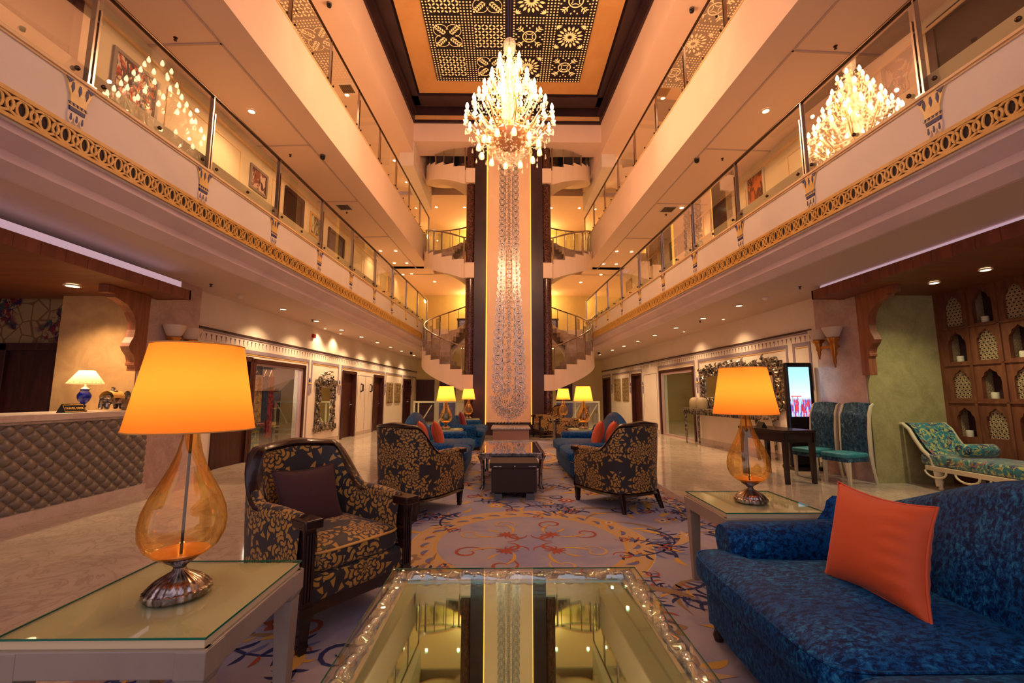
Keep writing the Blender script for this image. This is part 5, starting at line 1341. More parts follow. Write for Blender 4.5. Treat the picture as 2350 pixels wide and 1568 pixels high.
# ================================================================== RUG
def rug():
    m = mat('rug_field', (152, 150, 174), 0.95); t = NT(m); co = t.coord('Object')
    base = t.mix(t.step(t.noise(co, 1.2, 4, 0.6, 0.8), 0.4, 0.6), (168, 162, 170), (148, 148, 176)); t.l(base, t.p.inputs['Base Color']); t.bump(t.noise(co, 160, 2), 0.3, 0.004)
    def dy(n, c):
        q = mat(n, c, 0.95); tt = NT(q); tt.bump(tt.noise(tt.coord('Object'), 160, 2), 0.3, 0.004); return q
    mats = [m, dy('rug_navy', (44, 52, 100)), dy('rug_ochre', (206, 164, 76)), dy('rug_rust', (168, 84, 58)), dy('rug_pale', (206, 196, 186)), dy('rug_blue_grey', (110, 116, 158)), dy('rug_rose', (196, 166, 122)), dy('rug_olive', (150, 124, 92)), dy('rug_border', (150, 126, 120))]
    x0, x1, y0, y1 = -1.98, 2.26, -1.2, 12.75
    b = B(); b.box(x0, x1, y0, y1, 0.0, 0.012, 0)
    base = [0.0126]
    def F(u, v, h): return (u, v, base[0] + h)
    cnt = [0]
    def flat(pts, mi):
        cnt[0] += 1; z = 0.0003 + (cnt[0] % 9) * 0.00008
        pts = [(min(x1 - .01, max(x0 + .01, u)), v) for u, v in pts]
        b.add([F(u, v, z) for u, v in pts], [tuple(range(len(pts)))], mi)
    def rib(pts, w, mi):
        cnt[0] += 1; h = 0.0004 + (cnt[0] % 9) * 0.00008
        n = len(pts); L = []; R = []
        for i in range(n):
            a = pts[max(0, i - 1)]; c = pts[min(n - 1, i + 1)]; tx, ty = c[0] - a[0], c[1] - a[1]; q = sqrt(tx * tx + ty * ty) or 1; ww = (w[i] if isinstance(w, list) else w) / 2
            L.append((pts[i][0] - ty / q * ww, pts[i][1] + tx / q * ww)); R.append((pts[i][0] + ty / q * ww, pts[i][1] - tx / q * ww))
        for lst in (L, R):
            for i, (u, v) in enumerate(lst): lst[i] = (min(x1 - .01, max(x0 + .01, u)), v)
        b.add([F(u, v, h) for u, v in L + R], [(i, i + 1, n + i + 1, n + i) for i in range(n - 1)], mi)
    def ring(cx, cy, r, w, mi, ry=1.0):
        n = 96; base[0] = 0.0126; o = 0.0002
        L = [(cx + (r + w / 2) * cos(2 * pi * i / n), cy + ry * (r + w / 2) * sin(2 * pi * i / n)) for i in range(n)]; R = [(cx + (r - w / 2) * cos(2 * pi * i / n), cy + ry * (r - w / 2) * sin(2 * pi * i / n)) for i in range(n)]
        b.add([F(u, v, o) for u, v in L + R], [(i, (i + 1) % n, n + (i + 1) % n, n + i) for i in range(n)], mi)
    def leaf(x, y, a, L, w, mi, bend=0.3):
        pts = []; n = 6
        for i in range(n + 1):
            t = i / n; aa = a + bend * t; pts.append((x + L * t * cos(aa), y + L * t * sin(aa)))
        rib(pts, [0.003] + [w * sin(pi * i / n) ** 0.8 for i in range(1, n)] + [0.002], mi)
    def curl(x, y, a, r, mi, w=0.02, turns=1.3, sg=1):
        n = 16; pts = []
        for i in range(n + 1):
            t = i / n; rr = r * (1 - 0.8 * t); th = a + sg * turns * 2 * pi * t; pts.append((x + rr * cos(th), y + rr * sin(th)))
        rib(pts, [w * (0.4 + 0.9 * sin(pi * min(1, t_ / n * 1.1))) for t_ in range(n + 1)], mi)
    def flower(x, y, r, mi, mc):
        n = 24; flat([(x + r * (1 + 0.22 * cos(6 * 2 * pi * i / n)) * cos(2 * pi * i / n), y + r * (1 + 0.22 * cos(6 * 2 * pi * i / n)) * sin(2 * pi * i / n)) for i in range(n)], mi)
        base[0] = 0.0134; flat([(x + r * .5 * cos(2 * pi * i / 12), y + r * .5 * sin(2 * pi * i / 12)) for i in range(12)], 4); base[0] = 0.0142
        flat([(x + r * .25 * cos(2 * pi * i / 12), y + r * .25 * sin(2 * pi * i / 12)) for i in range(12)], mc); base[0] = 0.0126
    rnd = random.Random(3)
    def spray(x, y, a, s, sg=1):
        """acanthus spray: a navy spine with curved leaves, ochre and rust companions"""
        n = 9; pts = [(x, y)]; aa = a
        for i in range(n):
            aa += sg * 0.22; pts.append((pts[-1][0] + s * 0.13 * cos(aa), pts[-1][1] + s * 0.13 * sin(aa)))
        rib(pts, [s * 0.05 * (1 - i / (n + 2)) + 0.006 for i in range(n + 1)], 1)
        for i, (px, py) in enumerate(pts[1:]):
            d = a + sg * 0.22 * (i + 1)
            leaf(px, py, d + 0.9, s * (0.24 - 0.012 * i), s * 0.048, (1, 5, 1, 2)[i % 4], 0.5); leaf(px, py, d - 0.9, s * (0.22 - 0.012 * i), s * 0.042, (5, 1, 3, 1)[i % 4], -0.5)
        curl(pts[-1][0], pts[-1][1], aa, s * 0.12, 3, s * 0.03, 1.2, sg)
        leaf(x, y, a + pi, s * 0.3, s * 0.09, 2, 0.6)
    def medallion(cx, cy, R):
        base[0] = 0.0120; flat([(cx + R * cos(2 * pi * i / 72), cy + R * sin(2 * pi * i / 72)) for i in range(72)], 4)
        base[0] = 0.0123
        flat([(cx + R * 0.985 * cos(2 * pi * i / 72), cy + R * 0.985 * sin(2 * pi * i / 72)) for i in range(72)], 6)
        base[0] = 0.0126; flat([(cx + R * 0.77 * cos(2 * pi * i / 72), cy + R * 0.77 * sin(2 * pi * i / 72)) for i in range(72)], 0)
        base[0] = 0.0134
        ring(cx, cy, R * 0.985, 0.02, 2); base[0] = 0.0134; ring(cx, cy, R * 0.79, 0.022, 2); base[0] = 0.0136
        n = 30
        for i in range(n):
            a = 2 * pi * i / n; ca, sa = cos(a), sin(a)
            base[0] = 0.0136; leaf(cx + R * 0.83 * ca, cy + R * 0.83 * sa, a + 0.45, R * 0.13, 0.045, 5, 0.7)
            a2 = a + pi / n; flat([(cx + R * 0.885 * cos(a2) + 0.042 * cos(q * 0.9), cy + R * 0.885 * sin(a2) + 0.03 * sin(q * 0.9)) for q in range(7)], 2)
            base[0] = 0.0146; flat([(cx + R * 0.885 * cos(a2) + 0.016 * cos(q * 0.9), cy + R * 0.885 * sin(a2) + 0.012 * sin(q * 0.9)) for q in range(7)], 3)
        base[0] = 0.0138
        for i in range(4):
            a = pi / 4 + i * pi / 2
            for sg in (-1, 1):
                px, py = cx + R * 0.16 * cos(a + sg * 0.25), cy + R * 0.16 * sin(a + sg * 0.25)
                curl(px + R * .05 * cos(a), py + R * .05 * sin(a), a + sg * 2.2, R * 0.10, 3, 0.022, 0.9, sg)
                qx, qy = cx + R * 0.55 * cos(a + sg * 0.36), cy + R * 0.55 * sin(a + sg * 0.36)
                curl(qx, qy, a + pi + sg * 0.4, R * 0.13, 3 if i % 2 == 0 else 6, 0.022, 1.15, -sg)
                leaf(qx, qy, a + pi - sg * 0.2, R * 0.28, 0.03, 2, sg * 0.7)
            for k in range(5): leaf(cx + R * 0.26 * cos(a), cy + R * 0.26 * sin(a), a + (k - 2) * 0.5, R * 0.10, 0.03, 3, 0.1)
            leaf(cx + R * 0.36 * cos(a), cy + R * 0.36 * sin(a), a, R * 0.16, 0.03, 2, 0.2)
        base[0] = 0.0126
    for cx, cy, R in ((0.22, 4.05, 1.06), (0.22, 9.4, 1.0)):
        medallion(cx, cy, R)
        for k in range(10):
            a = 2 * pi * k / 10 + 0.31; spray(cx + (R + 0.16) * cos(a), cy + (R + 0.16) * sin(a), a + (1.1 if k % 2 else -1.1) + 0.3, rnd.uniform(0.5, 0.75), 1 if k % 2 else -1)
    spots = [(-1.7 + 0.62 * (k % 7) + rnd.uniform(-.2, .2), 0.6 + 0.72 * (k // 7) + rnd.uniform(-.25, .25)) for k in range(112)]
    spots = [p_ for p_ in spots if all((p_[0] - 0.22) ** 2 + (p_[1] - q_) ** 2 > 1.45 for q_ in (4.05, 9.4))]
    _old = [(-1.45, 1.2), (-1.5, 2.3), (-0.9, 1.9), (1.55, 1.3), (1.35, 2.35), (1.75, 2.9), (1.0, 2.6), (-1.6, 3.6), (1.72, 4.2), (1.55, 5.2), (-1.55, 5.0), (-1.4, 6.2), (0.2, 5.9), (0.9, 6.2), (-0.6, 6.3), (1.6, 6.6), (-0.1, 7.4), (0.9, 7.6), (-1.3, 7.6), (0.2, 11.2), (1.2, 11.2), (-0.9, 11.2), (0.5, 12.0), (-0.4, 12.1), (1.4, 8.1), (-0.2, 0.2), (0.6, 1.4), (-0.6, 2.7), (1.9, 3.6)]
    for i, (x, y) in enumerate(spots):
        spray(x, y, rnd.uniform(0, 6.28), rnd.uniform(0.45, 0.75), 1 if i % 2 else -1)
        flower(x + rnd.uniform(-.35, .35), y + rnd.uniform(-.35, .35), rnd.uniform(0.06, 0.10), (2, 6, 3, 7)[i % 4], (3, 1)[i % 2])
        x2, y2 = x + rnd.uniform(-.4, .4), y + rnd.uniform(-.4, .4); curl(x2, y2, rnd.uniform(0, 6), 0.12, (1, 3, 5)[i % 3], 0.022, 1.3, 1 if i % 3 else -1); leaf(x2, y2, rnd.uniform(0, 6), 0.5, 0.08, (7, 2, 6)[i % 3], 0.6); leaf(x, y, rnd.uniform(0, 6), 0.6, 0.05, 7, 1.2)
    # borders
    for xx in (x0 + 0.10, x1 - 0.10):
        base[0] = 0.0124; flat([(xx - 0.085, y0 + 0.02), (xx + 0.085, y0 + 0.02), (xx + 0.085, y1 - 0.02), (xx - 0.085, y1 - 0.02)], 8); base[0] = 0.0132
    for xx in (x0 + 0.30, x1 - 0.30):
        rib([(xx + 0.05 * sin(yy * 5), yy) for yy in [y0 + 0.1 + 0.08 * i for i in range(int((y1 - y0 - 0.2) / 0.08))]], 0.02, 2)
        yy = y0 + 0.3
        while yy < y1 - 0.3:
            curl(xx + 0.06 * sin(yy * 5), yy, yy * 3, 0.075, 1, 0.024, 1.1, 1 if int(yy * 3) % 2 else -1); leaf(xx, yy + 0.1, 1.57, 0.16, 0.04, 1, 0.7); yy += 0.26
    o = b.build('patterned_rug', mats, loc=(0.14, 5.8, 0), weld=False); o.location.z = -0.009
    tag(o, 'large lilac and beige rug with round floral medallions and navy scrollwork down the lobby centre', 'rug')
rug()

# ================================================================== CHANDELIER
def chandelier():
    cx, cy = 0.07, 8.0; root = thing('crystal_chandelier', 'huge lit crystal chandelier hanging in the middle of the atrium', 'chandelier', (cx, cy, 5.7))
    def Lc(r, a, z): return (cx + r * cos(a), cy + r * sin(a), z)
    gm = mat('gilded_brass', (214, 170, 110), 0.25, 0.9)
    B().tube([(cx, cy, 8.15), (cx, cy, zc - 0.1)], 0.018, 8).build('suspension_rod', mat('dark_bronze', (60, 44, 36), 0.35, 0.8), root)
    b = B(); b.lathe([(0, 8.35), (0.06, 8.34), (0.11, 8.28), (0.12, 8.2), (0.09, 8.12), (0.05, 8.06), (0.06, 7.95), (0.10, 7.85), (0.09, 7.72), (0.05, 7.62), (0.11, 7.5), (0.13, 7.35), (0.08, 7.2), (0.06, 7.1), (0.12, 7.0), (0.15, 6.85), (0.10, 6.7), (0.12, 6.62)], (cx, cy, 0), 24, flute=(12, 0.06)); b.build('crystal_stem', crystal, root, smooth=True)
    b = B(); b.tube([(cx, cy, 6.3), (cx, cy, 8.2)], 0.03, 10); b.build('core_tube', gm, root)
    b = B(); b.lathe([(0.0, 6.06), (0.12, 6.07), (0.22, 6.12), (0.30, 6.21), (0.335, 6.31), (0.345, 6.35), (0.31, 6.34), (0.2, 6.2), (0, 6.14)], (cx, cy, 0), 40, flute=(40, 0.012)); b.build('bowl', mat('cut_glass_bowl', (196, 140, 104), 0.18, 0.4), root, smooth=True)
    tiers = [(0.86, 6.72, 6.42, 18, 0.0), (0.70, 6.98, 6.66, 16, 0.2), (0.52, 7.32, 7.0, 13, 0.1), (0.36, 7.62, 7.3, 10, 0.3), (0.22, 7.95, 7.66, 6, 0.5)]
    k = 0
    drops = []
    for r, zb, zs, n, off in tiers:
        for i in range(n):
            a = 2 * pi * i / n + off
            pts = [Lc(lerp(0.07, r, t), a, zs + (zb - 0.10 - zs) * sstep(0.45, 1, t) - 0.16 * sin(pi * min(1, t * 1.15)) * (0.5 + r * 0.5)) for t in [j / 9 for j in range(9)]] + [Lc(r, a, zb - 0.16), Lc(r, a, zb - 0.06)]
            ao = B().tube(pts, 0.013, 6).build('arm', crystal if i % 2 else gm, root, smooth=True)
            B().lathe([(0.0, -0.075), (0.045, -0.07), (0.055, -0.05), (0.022, -0.045), (0.02, 0.0), (0, 0)], Lc(r, a, zb), 12).build('candle_cup', crystal, ao, smooth=True)
            B().lathe([(0.0, 0.0), (0.026, 0.01), (0.034, 0.045), (0.024, 0.085), (0.006, 0.125), (0, 0.13)], Lc(r, a, zb), 10).build('bulb', bulbm, ao, smooth=True)
            drops.append((r + 0.03, a + pi / n, zb - 0.20)); drops.append((r, a, zb - 0.26))
    # lower ring with hanging bulbs
    for i in range(12):
        a = 2 * pi * i / 12 + 0.13; r = 0.60
        ao = B().tube([Lc(0.16, a, 6.36), Lc(0.34, a, 6.44), Lc(0.52, a, 6.36), Lc(0.58, a, 6.22), Lc(0.55, a, 6.12)], 0.012, 6).build('arm', crystal if i % 2 else gm, root, smooth=True)
        B().lathe([(0, 0.02), (0.03, 0.0), (0.05, -0.06), (0.055, -0.12), (0.045, -0.13), (0, -0.02)], Lc(r, a, 6.13), 10).build('candle_cup', crystal, ao, smooth=True)
        B().lathe([(0.0, 0.0), (0.02, -0.01), (0.026, -0.045), (0.016, -0.08), (0, -0.095)], Lc(r, a, 6.12), 10).build('bulb', bulbm, ao, smooth=True)
        drops.append((r + 0.12, a, 5.98)); drops.append((r, a + 0.25, 6.0))
    B().ball((cx, cy, 8.32), 0.13, 20).build('crown_globe', crystal, root, smooth=True)
    drops.sort(key=lambda d: -d[0])
    for i, (r, a, z) in enumerate(drops[:90]):
        b = B(); p = Lc(r, a, z); b.tube([(p[0], p[1], z + 0.05), (p[0], p[1], z + 0.01), (p[0], p[1], z - 0.03), (p[0], p[1], z - 0.055)], [0.003, 0.010, 0.021, 0.003], 6); b.build('crystal_drop', crystal, root)
    rest = B(); rr = random.Random(5)
    for r, a, z in drops[90:]:
        p = Lc(r, a, z); rest.tube([(p[0], p[1], z + 0.05), (p[0], p[1], z), (p[0], p[1], z - 0.05)], [0.003, 0.018, 0.003], 5)
    # bead swags
    for r, zb, zs, n, off in tiers:
        for i in range(n):
            a0, a1 = 2 * pi * i / n + off, 2 * pi * (i + 1) / n + off
            for j in range(9):
                t = j / 8; rest.ball(Lc(r, lerp(a0, a1, t), zb - 0.08 - 0.14 * sin(pi * t)), 0.014, 4)
            for j in range(1, 8):
                t = j / 8; rest.ball(Lc(lerp(0.1, r, t), a0, lerp(zs + 0.30, zb - 0.05, t) - 0.12 * sin(pi * t)), 0.013, 4)
    for i in range(420):
        t = rr.random(); a = rr.random() * 6.28; z = 5.78 + 0.42 * t; r = (0.16 + 0.42 * t) * sqrt(rr.random())
        rest.ball(Lc(r, a, z), rr.uniform(0.010, 0.020), 4)
    for i in range(300):
        z = rr.uniform(6.3, 8.1); r = 0.92 * (1 - (z - 6.3) / 2.15) * rr.uniform(0.3, 1); rest.ball(Lc(r, rr.random() * 6.28, z), rr.uniform(0.010, 0.022), 4)
    o = rest.build('crystal_beads', crystal, root, weld=False); o['kind'] = 'stuff'
    for (x, y, z), e in (((0, 0, 8.1), 62), ((0.95, 0, 7.0), 76), ((-0.95, 0, 7.0), 76), ((0, 0.9, 7.0), 68), ((0, -0.9, 7.0), 68)):
        light('chandelier_glow', 'POINT', (cx + x, cy + y, z), e, (1, 0.54, 0.31), parent=root, shadow_soft_size=0.03)
chandelier()

# ================================================================== TRAVEL DESK
dk = thing('reception_desk', 'stone topped reception desk with a buttoned taupe leather front', 'reception desk', (-5.2, 4.5, 0))
b = B(); b.box(-5.55, -4.93, 1.0, 5.98, 0.0, 1.02); b.box(-4.995, -4.93, 5.98, 6.15, 0.0, 1.02); b.build('carcass', deskm, dk)
b = B(); b.box(-5.65, -4.86, 1.0, 6.0, 1.03, 1.10); b.box(-5.60, -4.89, 1.0, 6.0, 1.00, 1.03); b.build('counter_top', deskm, dk, bevel=0.006)
b = B(); b.box(-4.935, -4.86, 1.0, 6.15, 0.0, 0.115); b.build('plinth', deskm, dk)
lea = mat('buttoned_leather', (122, 110, 98), 0.36); pd = B(); ny, nz = 190, 40
def tuft(u, v):
    y = lerp(1.0, 6.14, u); z = lerp(0.115, 1.0, v); p, q_ = 0.165, 0.145
    a = y / p + z / q_; c = y / p - z / q_
    fa, fc = abs(sin(pi * a / 1.0)), abs(sin(pi * c / 1.0)); h = (fa * fc) ** 0.42
    return (-4.925 + 0.045 * h + 0.0, y, z)
pd.grid(int(ny * 2.6), int(nz * 2.6), tuft); pd.build('buttoned_front', lea, dk, smooth=True)
b = B()
yy = 1.0
pts = []
for i in range(-60, 100):
    for j in range(-60, 100):
        a_, c_ = i, j; y = (a_ + c_) / 2 * 0.165; z = (a_ - c_) / 2 * 0.145
        if 1.02 < y < 6.12 and 0.14 < z < 0.98 and y > 2.6: pts.append((y, z))
for y, z in pts[:]: b.ball((-4.922, y, z), 0.014, 6)
b.build('leather_buttons', lea, dk, smooth=True)['kind'] = 'stuff'
# blue lamp, sign, elephant on the counter
bl = thing('blue_desk_lamp', 'blue porcelain lamp with a speckled ivory shade on the travel desk', 'table lamp', (-5.2, 5.5, 1.10)); bl.scale = (0.88, 0.88, 0.88)
B(LOCAL).lathe([(0, 0), (0.045, 0), (0.05, 0.012), (0.03, 0.02), (0.02, 0.05), (0.035, 0.075), (0.022, 0.09), (0, 0.09)], n=20, flute=(4, 0.25)).build('foot', mat('dark_bronze', (60, 44, 36), 0.35, 0.8), bl, smooth=True)
B(LOCAL).lathe([(0.012, 0.09), (0.03, 0.105), (0.062, 0.15), (0.078, 0.20), (0.076, 0.235), (0.055, 0.27), (0.045, 0.285), (0.048, 0.30), (0.056, 0.31), (0.03, 0.312), (0, 0.312)], n=32).build('porcelain_body', mat('cobalt_porcelain', (18, 36, 150), 0.08, coat=0.6), bl, smooth=True)
B(LOCAL).lathe([(0.05, 0.312), (0.03, 0.33), (0.012, 0.35), (0.01, 0.40), (0, 0.40)], n=20).build('neck', ivoryf, bl, smooth=True)
B(LOCAL).grid(40, 5, lambda u, v: (lerp(0.205, 0.085, v) * cos(2 * pi * u), lerp(0.205, 0.085, v) * sin(2 * pi * u), lerp(0.385, 0.57, v)), cu=True).build('lamp_shade', specks, bl, smooth=True)
B(LOCAL).tube([(0.205 * cos(2 * pi * i / 36), 0.205 * sin(2 * pi * i / 36), 0.385) for i in range(36)], 0.004, 6, closed=True).build('shade_trim', ivoryf, bl)
B(LOCAL).ball((0, 0, 0.46), 0.025, 10).build('bulb', bulbm, bl, smooth=True)
light('lamp_light', 'POINT', (-5.2, 5.5, 1.57), 2.6, (1, 0.75, 0.42), parent=bl, shadow_soft_size=0.03)
def text_obj(txt, size, loc, rot, m, parent, extr=0.002, name='lettering'):
    cu = bpy.data.curves.new(name, 'FONT'); cu.body = txt; cu.size = size; cu.extrude = extr; cu.align_x = 'CENTER'; cu.align_y = 'CENTER'
    o = bpy.data.objects.new(name, cu); C.objects.link(o); 
    dg = bpy.context.evaluated_depsgraph_get(); me = bpy.data.meshes.new_from_object(o.evaluated_get(dg)); bpy.data.objects.remove(o); me.materials.clear(); me.materials.append(m)
    o = bpy.data.objects.new(name, me); C.objects.link(o); o.parent = parent; o.location = Vector(loc) - world_loc(parent); o.rotation_euler = rot; return o
sg_ = thing('desk_sign', 'black tent sign reading TRAVEL DESK on the desk counter', 'sign', (-5.02, 5.18, 1.10), 0)
F = lambda u, v, h: (-5.02 + u, 5.18 + h, 1.10 + v)
B().prism([(-0.05, 0), (0.05, 0), (0.0, 0.10)], F, -0.13, 0.13).build('board', black, sg_, bevel=0.002)
b = B(); g_ = lambda u, v, h: (-5.02 + 0.05 - v * 0.447 * 1.0 + h * 0.894, 5.18 + u, 1.10 + v * 0.894 + h * 0.447)
b.ribbon([(-0.118, 0.012), (0.118, 0.012), (0.118, 0.098), (-0.118, 0.098)], 0.006, g_, 0, 0.002, closed=True); b.build('gold_border', gold2, sg_)
text_obj('TRAVEL DESK', 0.036, (-5.02 + 0.028, 5.18, 1.148), (radians(63.4), 0, pi / 2), gold2, sg_)
def elephant():
    root = thing('elephant_figurine', 'engraved silver elephant figurine on the travel desk counter', 'figurine', (-5.1, 5.78, 1.10)); em = silvfoil
    # stands along +Y, head away; body as one skinned surface
    me = bpy.data.meshes.new('body'); V = []; E = []; Rr = []
    def add(p, r, par=None):
        V.append(p); Rr.append(r)
        if par is not None: E.append((par, len(V) - 1))
        return len(V) - 1
    a = add((0, -0.10, 0.155), 0.062); c = add((0, 0.0, 0.165), 0.082, a); d = add((0, 0.10, 0.165), 0.07, c); h = add((0, 0.185, 0.195), 0.052, d); t1 = add((0, 0.235, 0.16), 0.03, h); t2 = add((0, 0.255, 0.09), 0.018, t1); t3 = add((0, 0.275, 0.04), 0.013, t2); t4 = add((0, 0.30, 0.045), 0.010, t3)
    for sx in (-1, 1):
        k = add((sx * 0.038, -0.105, 0.09), 0.033, a); add((sx * 0.040, -0.115, 0.015), 0.026, k)
        k = add((sx * 0.038, 0.10, 0.09), 0.032, d); add((sx * 0.040, 0.105, 0.015), 0.025, k)
    k = add((0, -0.165, 0.16), 0.010, a); add((0, -0.18, 0.09), 0.006, k)
    me.from_pydata(V, E, []); me.materials.append(em); o = bpy.data.objects.new('body', me); C.objects.link(o); o.parent = root
    sk = o.modifiers.new('skin', 'SKIN'); sk.use_smooth_shade = True
    for i, v in enumerate(me.skin_vertices[0].data): v.radius = (Rr[i], Rr[i]); v.use_root = (i == 0)
    o.modifiers.new('sub', 'SUBSURF').levels = 2; o.modifiers['sub'].render_levels = 2
    for sx in (-1, 1):
        b = B(LOCAL); b.grid(12, 5, lambda u, v: (sx * (0.045 + 0.022 * v), 0.165 + v * 0.058 * cos(2 * pi * u) - 0.025, 0.195 + v * 0.062 * sin(2 * pi * u)), cu=True); b.build('ear', em, root, smooth=True)
        b = B(LOCAL); b.tube([(sx * 0.028, 0.225, 0.155), (sx * 0.032, 0.26, 0.135), (sx * 0.03, 0.285, 0.15)], [0.008, 0.006, 0.002], 6); b.build('tusk', ivoryf, root, smooth=True)
    b = B(LOCAL); b.grid(14, 9, lambda u, v: (0.095 * sin((v - 0.5) * 3.2), lerp(-0.09, 0.08, u), 0.165 + 0.088 * cos((v - 0.5) * 3.2))); b.build('saddle_cloth', gold, root, smooth=True)
    b = B(LOCAL); b.lathe([(0, 0.25), (0.05, 0.25), (0.045, 0.262), (0.02, 0.268), (0.018, 0.29), (0.03, 0.295), (0, 0.31)], (0, 0.0, 0), 14); b.build('howdah', em, root, smooth=True)
elephant()
door_l = thing('door_%d' % (n + 1), 'dark red brown door in the blossom wallpapered wall behind the travel desk', 'door', (-6.6, 6.32, 0)); door_l['kind'] = 'structure'
b = B()
for a in ((-7.2, -7.07, 6.24, 6.33, 0, 2.03), (-6.24, -6.11, 6.24, 6.33, 0, 2.03), (-7.2, -6.11, 6.24, 6.33, 1.93, 2.03)): b.box(*a)
b.build('door_frame', mahog, door_l, bevel=0.005)
B().box(-7.07, -6.24, 6.29, 6.32, 0, 1.93).build('door_panel', mahog, door_l)

# wall sconces on the marble pillars: glass cups over gilt cones
def pillar_sconce(sd, x, yc, zt, lab):
    sgn = -1 if sd == 'R' else 1
    root = thing('wall_sconce', lab, 'wall lamp', (x, yc, zt - 0.35))
    for i, dy in enumerate((-0.17, 0.17)):
        cxx = x + sgn * 0.12; cy = yc + dy; ln = (0.62, 0.46)[i] if sd == 'R' else 0.5
        B().lathe([(0.05, -0.13), (0.09, -0.10), (0.125, -0.02), (0.150, 0.05), (0.143, 0.05), (0.11, -0.03)], (cxx, cy, zt), 20).build('glass_cup', smoke, root, smooth=True)
        B().lathe([(0.0, -ln), (0.012, -ln + 0.01), (0.016, -ln + 0.06), (0.03, -ln + 0.1), (0.024, -ln * 0.72), (0.045, -ln * 0.62), (0.038, -ln * 0.55), (0.056, -ln * 0.42), (0.05, -ln * 0.36), (0.072, -0.17), (0.10, -0.13), (0.06, -0.11), (0, -0.11)], (cxx, cy, zt), 36, flute=(6, 0.08)).build('gilt_cone', mat('antique_gilt', (190, 130, 60), 0.28, 0.85), root, smooth=True)
    B().box(min(x, x + sgn * 0.12), max(x, x + sgn * 0.12), yc - 0.15, yc + 0.15, zt - 0.28, zt - 0.24).build('bracket', mat('antique_gilt', (190, 130, 60), 0.28, 0.85), root)
pillar_sconce('R', 5.52, 7.22, 2.36, 'double sconce with glass cups and gilt cones on the right marble pillar')
pillar_sconce('L', -5.0, 6.6, 2.27, 'double glass cup sconce on the left marble pillar above the big orange lamp')

